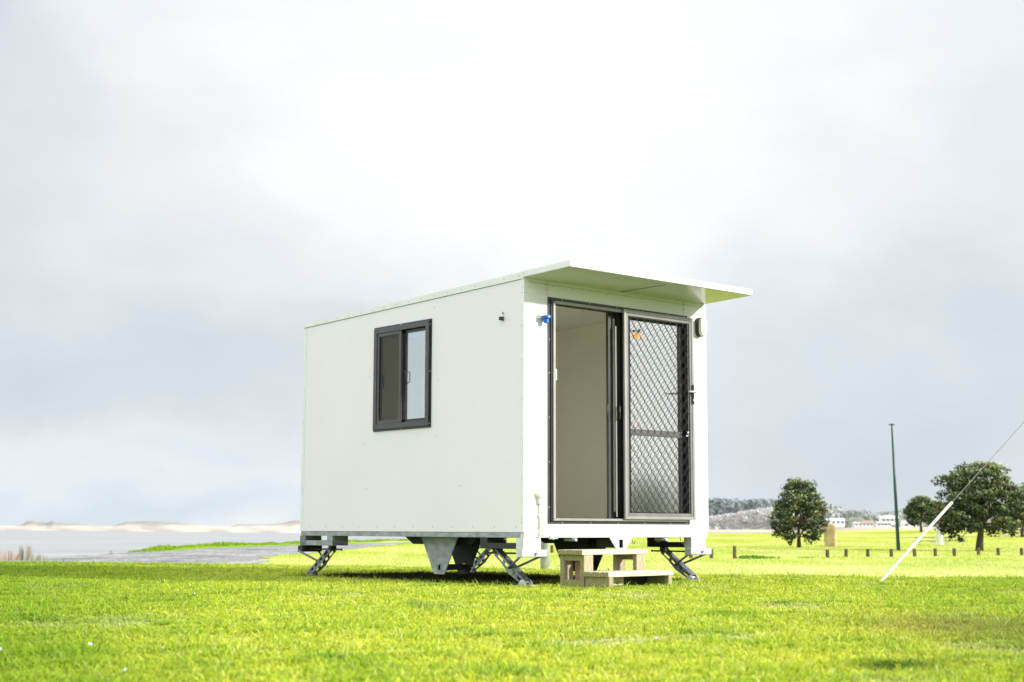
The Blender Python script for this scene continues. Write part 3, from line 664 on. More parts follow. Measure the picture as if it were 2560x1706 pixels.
mdaisy = simple('petal_white', (.9,.9,.88), (.85,.85,.85), 20, .6)
mb = MB()
for k in range(9):
    q = 6.28*k/9; mb.add([(0,0,.001*k),(.011*math.cos(q-.3),.011*math.sin(q-.3),.003),(.014*math.cos(q),.014*math.sin(q),.004),(.011*math.cos(q+.3),.011*math.sin(q+.3),.003)], [(0,1,2,3)])
mb.ball((0,0,.003), .004, 6); dz0 = mb.build('daisy', mdaisy)
dlab = ['small white flower at the left front of the lawn','white flower low in the middle of the lawn','white flower left of the worn pale patch','white flower in the middle front of the lawn','white flower beside the middle one','white flower directly in front of the wooden steps','white flower at the bottom left corner','white flower near the bottom left of the cabin']
for i, (px, py) in enumerate([(26,1648),(246,1634),(1733,1562),(1486,1620),(1597,1622),(1638,1608),(334,1700),(498,1496)]):
    D = .515*FPX/(py-1320); o = dz0 if i == 0 else dz0.copy()
    if i: col.objects.link(o)
    x = at(px, 0, D); o.location = (x, D, g1(x, D)+.042); o.scale = (.6+.08*(i % 3),)*3; o.rotation_euler = (R(35), R(10*(i % 3-1)), i); tag(o, dlab[i], 'flower', 'white flowers in the lawn')

# ------------------------------------------------------------------ THE CABIN  (local x along the front, local y along the side, away from the front)
W, L, ZB, ZG = 2.40, 3.5755, .4794, .4304
PHI = .7114
cab = empty('portable_cabin', (.1062, 12.9757, 0), PHI)
tag(cab, 'white portable cabin on a steel chassis with an open sliding door and a flat canopy', 'cabin')
def rz(v): return 2.737-.0265*v                      # underside of the roof
T = .055
def win_wall(a0, a1, z0, zt0, zt1, h, inner):        # wall with hole, in (a, z); returns list of quads as polys
    ha, hb, hz0, hz1 = h
    f = lambda a: zt0+(zt1-zt0)*(a-a0)/(a1-a0)
    return [[(a0,z0),(ha,z0),(ha,f(ha)),(a0,f(a0))], [(hb,z0),(a1,z0),(a1,f(a1)),(hb,f(hb))], [(ha,z0),(hb,z0),(hb,hz0),(ha,hz0)], [(ha,hz1),(hb,hz1),(hb,f(hb)),(ha,f(ha))]]
# side wall with window hole
mb = MB()
for p in win_wall(T, L-T, ZB, rz(T), rz(L-T), (1.365, 2.24, 1.492, 2.476), 0): mb.prism(p, 0, 0, T)
sw = mb.build('side_wall', M['panel'], cab)
mb = MB(); mb.prism([(T,ZB),(L-T,ZB),(L-T,rz(L-T)),(T,rz(T))], 0, W-T, W); mb.build('side_wall', M['panel'], cab)
MB().box(0, W, L-T, L, ZB, rz(L)).build('rear_wall', M['panel'], cab)
mb = MB()
for p in win_wall(0, W, ZB, rz(0), rz(0), (.315, 2.10, .585, 2.555), 0): mb.prism(p, 1, 0, T)
fw = mb.build('front_wall', M['panel'], cab)
# inner lining
mb = MB(); e_ = .004
mb.prism([(T,.60),(L-T-e_,.60),(L-T-e_,rz(L-T)-.015),(T,rz(T)-.015)], 0, W-T-.012, W-T-.002)
mb.box(T+.012, W-T-.014, L-T-.014, L-T-.003, .60, rz(L)-.017)
for p in win_wall(T, L-T, .60, rz(T)-.015, rz(L-T)-.015, (1.365, 2.24, 1.492, 2.476), 0): mb.prism(p, 0, T+.002, T+.010)
mb.build('wall_lining', M['inner'], cab)
mb = MB(); mb.prism([(T,rz(T)-.014),(L-T,rz(L-T)-.014),(L-T,rz(L-T)-.004),(T,rz(T)-.004)], 0, T, W-T); mb.build('ceiling', M['inner'], cab)
MB().path([(1.42,.62,rz(.62)-.016),(1.42,.62,rz(.62)-.04)], [.085,.075], 24).build('ceiling_light', M['light_disc'], cab)
MB().box(.004, W-.004, .004, L-.004, ZB-.001, .575).build('floor', simple('floor_vinyl', (.82,.78,.66), (.76,.72,.6), 5, .4), cab)
# trims: corner flashings, roof edge, header joints, bottom lines
mb = MB()
mb.box(-.003, 0, -.003, .045, ZB, rz(0)-.004); mb.box(-.0005, .27, -.003, 0, 2.66, 2.663)
mb.build('corner_trim', M['trim'], cab)
MB().box(W-.055, W+.003, -.0035, -.0005, ZB+.001, rz(0)-.01).build('corner_trim', M['trim'], cab)
MB().box(-.003, -.0005, L-.05, L+.002, ZB, rz(L)-.004).build('corner_trim', M['trim'], cab)
roofm = M['trim']
mb = MB()
C0 = .607; c1_, c2_ = rz(-C0), rz(L+.02)
mb.prism([(-C0,c1_+.001),(0,rz(0)+.001),(L+.004,rz(L)+.001),(L+.004,rz(L)+.045),(-C0,c1_+.058)], 0, -.004, W+.004)
roof = mb.build('roof', roofm, cab, bevel=.003)
MB().prism([(-C0+.012,c1_-.003),(-.001,rz(0)-.003),(-.001,rz(0)+.0),(-C0+.012,c1_)], 0, .006, W-.006).build('soffit', M['soffit'], roof)
mb = MB(); mb.prism([(.0,rz(0)-.012),(L,rz(L)-.004),(L,rz(L)+.043),(.0,rz(0)+.051)], 0, -.009, -.0045); mb.build('edge_flashing', M['trim'], roof)
# seams
mb = MB()
mb.prism([(0,rz(0)-.015),(L,rz(L)-.008),(L,rz(L)-.0045),(0,rz(0)-.0115)], 0, -.0048, -.0005)
for u in (.273, 2.082): mb.box(u-.0015, u+.0015, -.002, -.0006, 2.59, 2.728)
mb.box(.05, W-.055, -.002, -.0006, 2.7005, 2.7025)
mb.box(1.21, 1.213, -C0+.02, -.01, rz(-.3)-.02, rz(-.3)-.012)
mb.box(W-.058, W-.056, -.002, -.0006, ZB, 2.73)
mb.build('seams', M['seam'], cab)
mb = MB()
def screw(u, v, z, side): mb.ball((u-.001, v, z) if side else (u, v-.001, z), .0045, 6)
for k in range(18): screw(-.009, .06+k*.205, rz(.06+k*.205)+.02-.002*k*.3, True)
for k in range(12): screw(0, .1+k*.30, ZB+.045, True)
for z in (.56,.6,.95,1.30,1.65,2.0,2.3,2.6,2.65): screw(-.002, .022, z, True); screw(-.002, L-.022, z-.03, True)
for v_, z in ((1.22,1.9),(1.25,1.37),(2.36,2.02),(2.42,1.35),(2.38,.9),(.9,.9),(1.3,2.61)): screw(0, v_, z, True)
for u in (.25,.29,2.06,2.10): screw(u, 0, 2.65, False); screw(u, 0, 2.695, False)
for k in range(8): screw(.35+k*.23, 0, 2.69, False)
for u, z in ((.03,2.60),(.03,.54),(.09,2.0),(.10,1.2),(2.33,.52),(.9,.525),(1.6,.52)): screw(u, 0, z, False)
mb.build('screws', M['screw'], cab)

# --- window
win = empty('window', (0,0,0), 0, cab)
def ring(mb, plane, a0, a1, z0, z1, t, d0, d1, tb=None):
    """rectangular frame ring; plane 0: lies in y,z (depth x); plane 1: lies in x,z (depth y)"""
    tb = tb or t
    for (p, q, r_, s_) in ((a0, a0+t, z0, z1), (a1-t, a1, z0, z1), (a0+t, a1-t, z0, z0+tb), (a0+t, a1-t, z1-t, z1)):
        if plane == 0: mb.box(d0, d1, p, q, r_, s_)
        else: mb.box(p, q, d0, d1, r_, s_)
    return mb
ring(MB(), 0, 1.335, 2.268, 1.462, 2.505, .028, -.012, -.001).build('outer_flange', M['frame_black'], win, bevel=.002)
ring(MB(), 0, 1.352, 2.250, 1.480, 2.488, .050, -.030, .05).build('frame', M['frame_mid'], win, bevel=.002)
sash = ring(MB(), 0, 1.80, 2.200, 1.531, 2.437, .034, -.022, .0).build('fixed_sash', M['frame_mid'], win, bevel=.002)
MB().box(-.012, -.009, 1.834, 2.166, 1.566, 2.403).build('pane', M['dim_glass'], sash)
slide = ring(MB(), 0, 1.40, 1.835, 1.531, 2.437, .030, .012, .034).build('sliding_sash', M['frame_black'], win, bevel=.002)
MB().box(.020, .023, 1.430, 1.805, 1.561, 2.407).build('pane', M['win_glass'], slide)
mb = MB(); mb.path([(.004,1.788,2.03),(-.006,1.770,2.03),(-.006,1.745,2.02),(-.006,1.745,1.93),(-.006,1.770,1.92),(.004,1.788,1.92)], .005, 6); mb.build('sash_handle', M['frame_mid'], slide, smooth=True)
MB().box(-.004, .012, 2.115, 2.166, 1.89, 2.02).build('sash_latch', M['plastic_black'], sash, bevel=.006)
MB().box(.06, .16, 1.37, 2.235, 1.494, 1.512).build('inner_sill', M['trim'], win)
bl = MB().path([(.075,1.42,2.39),(.075,1.80,2.39)], [.028,.028], 16).build('blind_roll', M['light_disc'], win, smooth=False)
MB().box(.068, .071, 1.43, 1.79, 2.31, 2.38).build('blind_cloth', simple('blind_cloth', (.55,.57,.62), (.5,.52,.57), 5, .8), bl)
mb = MB()
for v_, z in ((1.35,2.45),(1.35,1.50),(1.80,2.497),(1.83,2.497),(1.342,2.0),(1.80,1.468)): mb.ball((-.013, v_, z), .0045, 6)
mb.build('rivets', M['light_disc'], win)

# --- sliding door set
door = empty('sliding_door', (0,0,0), 0, cab)
ring(MB(), 1, .281, 2.129, .553, 2.588, .030, -.010, -.0005).build('outer_flange', M['frame_dark'], door, bevel=.002)
mb = MB(); ring(mb, 1, .303, 2.106, .572, 2.566, .020, -.022, .11); mb.build('frame', M['frame_black'], door)
mb = MB(); mb.box(.325, .352, -.034, .06, .592, 2.548); mb.box(.352, 2.085, -.034, -.012, 2.530, 2.556); mb.box(.325, 2.085, -.034, .10, .580, .602)
mb.build('jamb_lining', M['frame_grey'], door, bevel=.002)
mb = MB(); mb.box(.352, 2.08, .0, .03, 2.520, 2.53); mb.box(1.235, 1.33, -.008, .010, .602, 2.52); mb.box(.352, 2.08, .085, .100, .602, .606)
mb.build('head_track', M['frame_black'], door)
# fixed glazed leaf and the leaf slid open behind it
_m = ring(MB(), 1, 1.175, 2.084, .606, 2.545, .024, .012, .045, .05); _m.box(1.1995, 1.237, .013, .044, .6565, 2.5205)
leaf = _m.build('fixed_leaf', M['frame_black'], door, bevel=.002)
MB().box(1.238, 2.059, .026, .030, .657, 2.520).build('pane', M['door_glass'], leaf)
MB().box(1.238, 2.059, .014, .024, 1.385, 1.445).build('mid_rail', simple('rail', (.13,.12,.12), (.09,.085,.085), 5, .4), leaf)
mb = MB(); mb.prism([(1.39,2.405-.045),(1.51,2.405-.045),(1.505,2.35-.02),(1.48,2.325-.01),(1.45,2.318-.01),(1.41,2.33-.02)], 1, .0215, .0235); mb.build('sticker', M['orange'], leaf)
mb = MB(); mb.box(1.40, 1.43, .0215, .0235, 2.370, 2.392); mb.box(1.445, 1.50, .0215, .0235, 2.372, 2.380); mb.path([(1.47,.021,2.38),(1.50,.021,2.40)], .006, 5); mb.build('sticker', M['plastic_black'], leaf)
mb = MB()
for k in range(24):
    a, b_ = 2*math.pi*k/24, 2*math.pi*(k+1)/24
    mb.add([(1.442+r_*math.cos(q), .0235, 1.49+r_*math.sin(q)) for q, r_ in ((a,.036),(b_,.036),(b_,.028),(a,.028))], [(0,1,2,3)])
mb.build('round_sticker', M['redish'], leaf)
leaf2 = ring(MB(), 1, 1.100, 2.050, .606, 2.545, .062, .056, .086).build('sliding_leaf', M['frame_dark'], door, bevel=.002)
MB().box(1.163, 1.987, .069, .073, .669, 2.482).build('pane', M['clear_glass'], leaf2)
MB().box(1.150, 1.168, .010, .013, .62, 2.40).build('brush_seal', M['frame_grey'], leaf2)
mb = MB(); mb.path([(1.118,.070,1.69),(1.092,.060,1.66),(1.086,.058,1.59),(1.092,.060,1.52),(1.118,.070,1.49)], .009, 8); mb.build('pull_handle', M['plastic_black'], leaf2, smooth=True)
mb = MB(); mb.box(1.178, 1.205, .000, .011, 1.50, 1.68); mb.path([(1.19,-.0,1.665),(1.172,-.022,1.64),(1.168,-.026,1.59),(1.172,-.022,1.53),(1.19,.0,1.515)], .007, 8); mb.build('outer_handle', M['plastic_black'], leaf, smooth=False)
mb = MB()
for z0 in (2.28, 1.52, .70):
    for k in range(4):
        for s_ in (0, 1): mb.ball((1.252+.014*s_, -.009, z0+k*.028), .0034, 6)
for u in (.45,.8,1.15,1.5,1.85,2.08): mb.ball((u,-.0115,2.575), .0045, 6); mb.ball((u,-.0115,.563), .0045, 6)
for z in (2.52,2.2,1.9,1.5,1.1,.7): mb.ball((.292,-.0115,z), .0045, 6)
mb.build('rivets', M['light_disc'], door)
MB().box(.344, .362, -.040, -.030, 1.83, 1.935).build('strike_plate', M['plastic_white'], door, bevel=.004)

# --- security screen door, slid to the right, outside the frame
scr = empty('security_screen', (0,0,0), 0, cab)
a0, a1, s0, s1 = 1.198, 2.160, .597, 2.562
mb = ring(MB(), 1, a0, a1, s0, s1, .030, -.062, -.038); mb.build('frame', M['frame_grey'], scr, bevel=.004)
mb = ring(MB(), 1, a0+.030, a1-.030, s0+.030, s1-.030, .028, -.056, -.040); mb.build('inner_frame', M['frame_dim'], scr, bevel=.004)
mb = ring(MB(), 1, a0+.058, a1-.058, s0+.058, s1-.058, .008, -.052, -.042); mb.build('retainer', M['frame_black'], scr)
u0, u1, z0, z1 = a0+.062, a1-.062, s0+.062, s1-.062
p = .0905; hcell = .110; mb = MB(); n = int((u1-u0)/(p/2))+1
for i in range(n+1):
    xc = u0+.012+i*p/2; pts = []
    if xc > u1+.01: break
    m_ = int((z1-z0)/hcell*12)
    for j in range(m_+1):
        z = z0+(z1-z0)*j/m_
        w_ = math.cos(2*math.pi*(z-z0)/hcell)
        w_ = math.copysign(abs(w_)**.8, w_)
        x = xc+(p/4-.002)*w_*(1 if i % 2 else -1)
        pts.append((min(max(x, u0), u1), -.047, z))
    mb.path(pts, .0027, 5, cap=False)
mb.build('diamond_mesh', M['wire'], scr, smooth=True)
hd = MB().box(2.122, 2.150, -.074, -.062, 1.715, 1.905).build('lock_plate', M['plastic_black'], scr, bevel=.006)
mb = MB(); mb.path([(2.136,-.074,1.835),(2.136,-.105,1.835),(2.125,-.115,1.835),(2.02,-.118,1.828)], [.012,.012,.011,.008], 10); mb.build('lever', M['galv2'], hd, smooth=True)
MB().path([(2.136,-.074,1.755),(2.136,-.080,1.755)], [.012,.010], 12).build('key_cylinder', M['galv2'], hd)
mb = MB()
for z in (1.43,): mb.box(2.075, 2.10, -.044, -.036, 1.43, 1.45); mb.box(2.06, 2.10, -.044, -.036, 1.40, 1.415)
mb.build('catch', M['light_disc'], scr)

# --- fittings on the walls
lamp = empty('bulkhead_light', (2.300, 0, 2.492), 0, cab)
def capsule(w, h, r_, n=8):
    pts = []
    for cx_, cz_, q0 in ((w-r_, h-r_, 0), (-w+r_, h-r_, 90), (-w+r_, -h+r_, 180), (w-r_, -h+r_, 270)):
        for k in range(n+1): q = R(q0+90*k/n); pts.append((cx_+r_*math.cos(q), cz_+r_*math.sin(q)))
    return pts
MB().prism(capsule(.050, .096, .045), 1, -.038, -.0006).build('base', M['plastic_black'], lamp, bevel=.003)
MB().prism(capsule(.047, .092, .044), 1, -.078, -.038).build('cover', M['plastic_white'], lamp, bevel=.014, bseg=4)
brk = empty('plug_bracket', (.165, 0, 2.42), 0, cab)
MB().box(-.016, .016, -.004, -.0006, -.025, .065).build('back_plate', M['plastic_white'], brk, bevel=.002)
MB().path([(0,-.004,.045),(0,-.010,.045)], .007, 8).build('bolt', M['screw'], brk)
MB().path([(0,-.003,-.018),(.0,-.035,-.022),(.02,-.05,-.028)], .006, 8).build('arm', M['screw'], brk, smooth=True)
mb = MB(); mb.path([(.055,-.052,-.018),(.055,-.054,-.044),(.055,-.054,-.046),(.055,-.056,-.085)], [.046,.046,.026,.024], 20); mb.build('blue_cap', M['blue'], brk, bevel=.003)
clip = empty('side_hook', (0, .283, 2.42), 0, cab)
MB().box(-.004, -.0006, -.009, .009, -.02, .035).build('back_plate', M['galv2'], clip); MB().path([(-.003,0,.022),(-.012,0,.022)], .006, 8).build('bolt', M['plastic_black'], clip)
MB().box(-.04, -.004, -.012, .02, -.045, -.012).build('hook', M['plastic_black'], clip, bevel=.006)
inlet = empty('power_inlet', (.177, 0, .80), 0, cab)
MB().path([(0,-.0006,.01),(0,-.04,.01),(0,-.05,.008)], [.042,.040,.030], 20).build('cap', M['plastic_white'], inlet, smooth=False)
MB().box(-.022, .022, -.035, -.0006, -.075, -.02).build('housing', M['plastic_white'], inlet, bevel=.005)
MB().path([(0,-.016,-.07),(0,-.016,-.29)], .009, 10).build('conduit', M['plastic_white'], inlet, smooth=True)
MB().box(-.018, .022, -.022, -.0006, -.185, -.170).build('saddle_clip', M['galv2'], inlet)
mb = MB(); mb.path([(0,-.016,-.28)]+[(.022*math.sin(q)*1.2, -.02-.003*q, -.315+.04*math.cos(q)) for q in np.linspace(0, 9.5, 24)]+[(.04,-.04,-.355),(.08,-.05,-.368)], .0035, 6)
mb.build('looped_cord', simple('pale_cord', (.62,.62,.42), (.5,.5,.34), 10, .5), inlet, smooth=True)
mb = MB(); mb.path([(.08,-.05,-.368),(.135,-.052,-.374)], [.014,.016], 10); mb.path([(.135,-.05,-.374),(.20,-.03,-.378)], .004, 6); mb.build('connector', simple('pale_green_plastic', (.45,.62,.55), (.4,.55,.5), 5, .4), inlet)

# --- chassis
ch = empty('chassis', (0,0,0), 0, cab)
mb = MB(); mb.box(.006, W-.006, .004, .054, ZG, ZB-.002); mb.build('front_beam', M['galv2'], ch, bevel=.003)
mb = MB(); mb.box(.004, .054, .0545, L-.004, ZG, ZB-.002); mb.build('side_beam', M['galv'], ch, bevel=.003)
mb = MB(); mb.box(W-.054, W-.004, .0545, L-.004, ZG, ZB-.002); mb.build('side_beam', M['galv'], ch, bevel=.003)
MB().box(.0545, W-.0545, L-.054, L-.004, ZG, ZB-.002).build('rear_beam', M['galv'], ch)
for v_ in (.6, 1.2, 1.75, 2.3, 2.9): MB().box(.0545, W-.0545, v_-.02, v_+.02, ZG+.002, ZB-.003).build('cross_beam', M['dark_steel'], ch)
for u in (.60, 1.78): MB().path([(u,-.03,.412),(u,.12,.412)], .014, 12).build('pipe_end', M['galv2'], ch)
for u in (1.36, 2.02):
    MB().path([(u,.02,.43),(u-.012,.01,.425),(u-.016,.0,.40),(u-.010,-.005,.375),(u+.004,-.005,.37),(u+.012,-.005,.38),(u+.012,-.005,.40)], .0035, 6).build('rope_hook', M['plastic_black'], ch, smooth=True)
# axle brackets
def axle_plate(u, mtl):
    C_ = 1.445
    mb = MB(); zt, zb = .4285, .078
    def X(z, s_): return C_+s_*(.078+(.282-.078)*(z-zb)/(zt-zb))
    h0, h1, w_ = .112, .172, .028
    mb.prism([(X(zb,-1),zb),(X(zb,1),zb),(X(h0,1),h0),(X(h0,-1),h0)], 0, u-.005, u+.005)
    mb.prism([(X(h0,-1),h0),(C_-w_,h0),(C_-w_,h1),(X(h1,-1),h1)], 0, u-.005, u+.005); mb.prism([(C_+w_,h0),(X(h0,1),h0),(X(h1,1),h1),(C_+w_,h1)], 0, u-.005, u+.005)
    mb.prism([(X(h1,-1),h1),(X(h1,1),h1),(X(zt,1),zt),(X(zt,-1),zt)], 0, u-.005, u+.005)
    o = mb.build('axle_plate', mtl, ch)
    ring(MB(), 0, C_-w_-.010, C_+w_+.010, h0-.010, h1+.010, .010, u-.009, u-.0055).build('socket_rim', mtl, o)
    return o
for u, mt in ((.20, M['galv']), (.50, M['dark_steel']), (1.90, M['dark_steel']), (2.20, M['dark_steel'])): axle_plate(u, mt)
for ua, ub in ((.206,.494),(1.906,2.194)): ring(MB(), 0, 1.445-.026, 1.445+.026, .114, .170, .004, ua, ub).build('socket_tube', M['dark_steel'], ch)
MB().prism([(1.0,.4285),(2.13,.4285),(2.0,.356),(1.1,.356)], 0, .30, .36).build('axle_carrier', M['dark_steel'], ch); MB().prism([(1.0,.4285),(2.13,.4285),(2.0,.356),(1.1,.356)], 0, 2.04, 2.10).build('axle_carrier', M['dark_steel'], ch)
# drawbar bracket at the front
mb = MB(); zt, zb = .4298, .285
def X(z, s_): return 1.200+s_*(.030+(.150-.030)*(z-zb)/(zt-zb))
h0, h1, w_ = .335, .412, .026
mb.prism([(X(zb,-1),zb),(X(zb,1),zb),(X(h0,1),h0),(X(h0,-1),h0)], 1, .0, .010)
mb.prism([(X(h0,-1),h0),(1.2-w_,h0),(1.2-w_,h1),(X(h1,-1),h1)], 1, .0, .010); mb.prism([(1.2+w_,h0),(X(h0,1),h0),(X(h1,1),h1),(1.2+w_,h1)], 1, .0, .010)
mb.prism([(X(h1,-1),h1),(X(h1,1),h1),(X(zt,1),zt),(X(zt,-1),zt)], 1, .0, .010)
db = mb.build('drawbar_plate', M['galv2'], ch); mb = ring(MB(), 1, 1.2-w_, 1.2+w_, h0, h1, .003, .0105, .30); mb.box(1.2-w_+.004, 1.2+w_-.004, .29, .298, h0, h1); mb.build('socket_tube', M['frame_mid'], db)

# corner stabilisers, each on its own bracket
def stabiliser(u, v, sv, lit):  # lit swaps metals between front and rear: sun and shade put into colour
    """sv +1: folds toward the middle from the front end; -1 from the rear end"""
    e = empty('stabiliser', (u, v, 0), 0, ch)
    Y = lambda y: y*sv
    def bx(mb, x0, x1, y0, y1, z0, z1): return mb.box(x0, x1, min(Y(y0),Y(y1)), max(Y(y0),Y(y1)), z0, z1)
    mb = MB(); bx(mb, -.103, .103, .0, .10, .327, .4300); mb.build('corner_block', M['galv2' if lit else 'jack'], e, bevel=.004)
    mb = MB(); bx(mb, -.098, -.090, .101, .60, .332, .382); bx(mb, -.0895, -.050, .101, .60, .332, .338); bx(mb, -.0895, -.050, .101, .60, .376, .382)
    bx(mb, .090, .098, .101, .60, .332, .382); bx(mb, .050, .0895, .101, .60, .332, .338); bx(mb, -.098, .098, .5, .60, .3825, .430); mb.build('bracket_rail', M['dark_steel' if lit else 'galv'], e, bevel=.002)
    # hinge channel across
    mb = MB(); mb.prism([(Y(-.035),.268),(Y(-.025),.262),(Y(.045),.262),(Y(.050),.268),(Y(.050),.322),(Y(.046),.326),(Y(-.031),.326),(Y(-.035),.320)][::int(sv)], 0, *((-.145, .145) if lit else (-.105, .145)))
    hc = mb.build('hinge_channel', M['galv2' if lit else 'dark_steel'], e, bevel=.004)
    MB().path([(.01,Y(-.035),.292),(.01,Y(-.050),.292)], .014, 10).build('screw_end', M['screw'], hc)
    MB().path([(0,Y(.05),.292),(0,Y(.62),.292),(0,Y(.63),.292)], [.008,.008,.012], 8).build('drive_screw', simple('rusty_screw', (.10,.045,.03), (.06,.03,.022), 30, .7), e, smooth=True)
    # leg: a C channel of two slotted cheeks and a back
    A = Vector((0, Y(.46), .298)); B = Vector((0, Y(.085), .045)); d_ = (B-A); Ln = d_.length; d_.normalize(); nrm = Vector((0, -d_.z*sv, d_.y*sv)); nrm = nrm if nrm.z > 0 else -nrm
    mb = MB()
    for sx in (-.033, .033):
        def strip(t0, t1, n0, n1): mb.obox(Vector((sx,0,0))+A+d_*(t0+t1)/2*Ln+nrm*(n0+n1)/2, (.002,0,0), d_*((t1-t0)/2*Ln), nrm*((n1-n0)/2))
        strip(-.04, 1.03, .012, .024)
        strip(0, 1.0, -.030, -.016)
        for t0, t1 in ((-.04,.10),(.28,.36),(.50,.60),(.72,.80),(.92,1.03)): strip(t0, t1, -.0158, .0118)
        mb.add([Vector((sx-.002,0,0))+A+d_*t*Ln+nrm*q for t, q in ((.25,-.030),(.55,-.052),(.95,-.030))]+[Vector((sx+.002,0,0))+A+d_*t*Ln+nrm*q for t, q in ((.25,-.030),(.55,-.052),(.95,-.030))], [(0,1,2),(5,4,3),(0,3,4,1),(1,4,5,2),(2,5,3,0)])
    mb.obox(A+d_*.5*Ln+nrm*.0262, (.035,0,0), d_*(.5*Ln), nrm*.002)
    leg = mb.build('jack_leg', M['jack'], e)
    mb = MB()
    for sx in (-1, 1): mb.path([(sx*.125, Y(.005), .275), A+d_*.52*Ln+Vector((sx*.042,0,0))], .011, 8)
    mb.path([A+d_*.52*Ln+Vector((-.05,0,0)), A+d_*.52*Ln+Vector((.05,0,0))], .010, 8)
    mb.build('brace_rods', M['jack'], e, smooth=True)
    mb = MB(); mb.path([A+Vector((-.042,0,0)), A+Vector((.042,0,0))], .014, 10); mb.box(-.030, .030, A.y-.03, A.y+.03, .300, .331)
    mb.build('pivot_nut', M['dark_steel'], e)
    mb = MB(); bx(mb, -.12, .12, .0, .16, .012, .018)
    for sx in (-1, 1): mb.prism([(Y(.03),.018),(Y(.14),.018),(Y(.11),.062),(Y(.07),.066)][::int(sv)], 0, sx*.040-.003, sx*.040+.003)
    mb.path([(-.05,Y(.085),.045),(.05,Y(.085),.045)], .010, 8)
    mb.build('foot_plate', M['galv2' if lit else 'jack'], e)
    return e
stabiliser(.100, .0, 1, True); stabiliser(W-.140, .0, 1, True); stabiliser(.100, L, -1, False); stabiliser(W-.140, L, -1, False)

# ------------------------------------------------------------------ wooden steps in front of the door
st = empty('wooden_steps', (.808, 12.40, 0), R(47)); tag(st, 'two-tread wooden steps of weathered pine standing below the cabin door', 'steps')
LL = .895
def tread(y0, z, dx=0):
    o = empty('tread', (0,0,0), 0, st)
    for k in range(3):
        y = y0+k*.0945; w_ = random.uniform(-.004,.004)
        MB().box(dx+w_, LL+dx+w_, y, y+.089, z-.042, z).build('plank', M['wood'], o, bevel=.004)
        MB().box(dx+w_-.003, dx+w_-.0003, y+.003, y+.086, z-.039, z-.003).build('end_grain', M['wood_mossy'], o)
    return o
tread(0, .152); tread(.283, .332)
MB().box(.020, .062, .052, .270, .0, .108).build('side_board', M['wood_mossy'], st, bevel=.003)
MB().box(.016, .068, .004, .049, -.01, .109).build('leg', M['wood_leg'], st, bevel=.003); MB().box(LL-.066, LL-.015, .004, .049, -.01, .109).build('leg', M['wood_leg'], st, bevel=.003)
MB().box(LL-.062, LL-.020, .052, .270, .0, .108).build('side_board', M['wood_mossy'], st, bevel=.003)
bb = MB().box(.10, .42, .175, .215, .028, .100).build('brace_board', M['wood'], st, bevel=.003)
mb = MB()
for k in range(3):
    x = .185+k*.065
    mb.box(x, x+.026, .1735, .1748, .040, .054); mb.add([(x+.003,.1738,.056),(x+.023,.1738,.056),(x+.018,.1738,.068),(x+.007,.1738,.068)], [(0,1,2,3)])
mb.build('stencil_marks', M['green_ink'], bb)
MB().box(.44, LL-.07, .236, .268, .0, .108).build('shade_board', M['dark_steel'], st)  # dark sheet standing in for the deep shade under the lower tread
for x0, x1 in ((.030,.150),(LL-.150,LL-.030)):
    for y0, nm in ((.290,'leg'),(.515,'leg')): MB().box(x0, x1, y0, y0+.043, -.01, .288).build(nm, M['wood_leg'] , st, bevel=.003)
    MB().box(x0+.002, x0+.040, .3335, .5145, .240, .2885).build('end_rail', M['wood_mossy'], st, bevel=.003)
    MB().box(x0+.002, x0+.040, .3335, .5145, .020, .080).build('end_rail', M['wood_mossy'], st, bevel=.003)
MB().box(.0265, .0295, .291, .332, 0, .287).build('shaded_face', M['wood_mossy'], st); MB().box(.0265, .0295, .516, .557, 0, .287).build('shaded_face', M['wood_mossy'], st)  # mossy overlays on the left faces, their shade put into the colour
MB().box(.0125, .0155, .005, .048, 0, .108).build('shaded_face', M['wood_mossy'], st)
MB().box(.16, .185, .345, .505, .03, .236).build('inner_board', M['wood_rust'], st, bevel=.003)

# ------------------------------------------------------------------ sun and sky
SUN_EL, SUN_AZ = R(20), math.atan2(.931, -.361)      # azimuth measured from +Y toward +X
S = Vector((math.sin(SUN_AZ)*math.cos(SUN_EL), math.cos(SUN_AZ)*math.cos(SUN_EL), math.sin(SUN_EL)))
sl = bpy.data.lights.new('sun', 'SUN'); sl.energy = 5.0; sl.angle = R(2.5); sl.color = (1, .97, .90)
so = bpy.data.objects.new('sun', sl); col.objects.link(so); so.rotation_euler = S.to_track_quat('Z', 'Y').to_euler()

w = bpy.data.worlds.new('World'); scene.world = w; w.use_nodes = True; nt = w.node_tree
for n_ in list(nt.nodes): nt.nodes.remove(n_)
out = N(nt, 'ShaderNodeOutputWorld'); bg = N(nt, 'ShaderNodeBackground'); bg.inputs['Strength'].default_value = 1.0
sky = N(nt, 'ShaderNodeTexSky', sky_type='NISHITA', sun_disc=False); sky.sun_elevation = SUN_EL; sky.sun_rotation = SUN_AZ
def Mt(op, a, b=None, c=None):
    n_ = N(nt, 'ShaderNodeMath', operation=op)
    for i, q in enumerate((a, b, c)):
        if q is None: continue
        if isinstance(q, (int, float)): n_.inputs[i].default_value = q
        else: nt.links.new(q, n_.inputs[i])
    return n_.outputs[0]
tc = N(nt, 'ShaderNodeTexCoord'); vec = tc.outputs['Generated']
sp = N(nt, 'ShaderNodeSeparateXYZ'); nt.links.new(vec, sp.inputs[0])
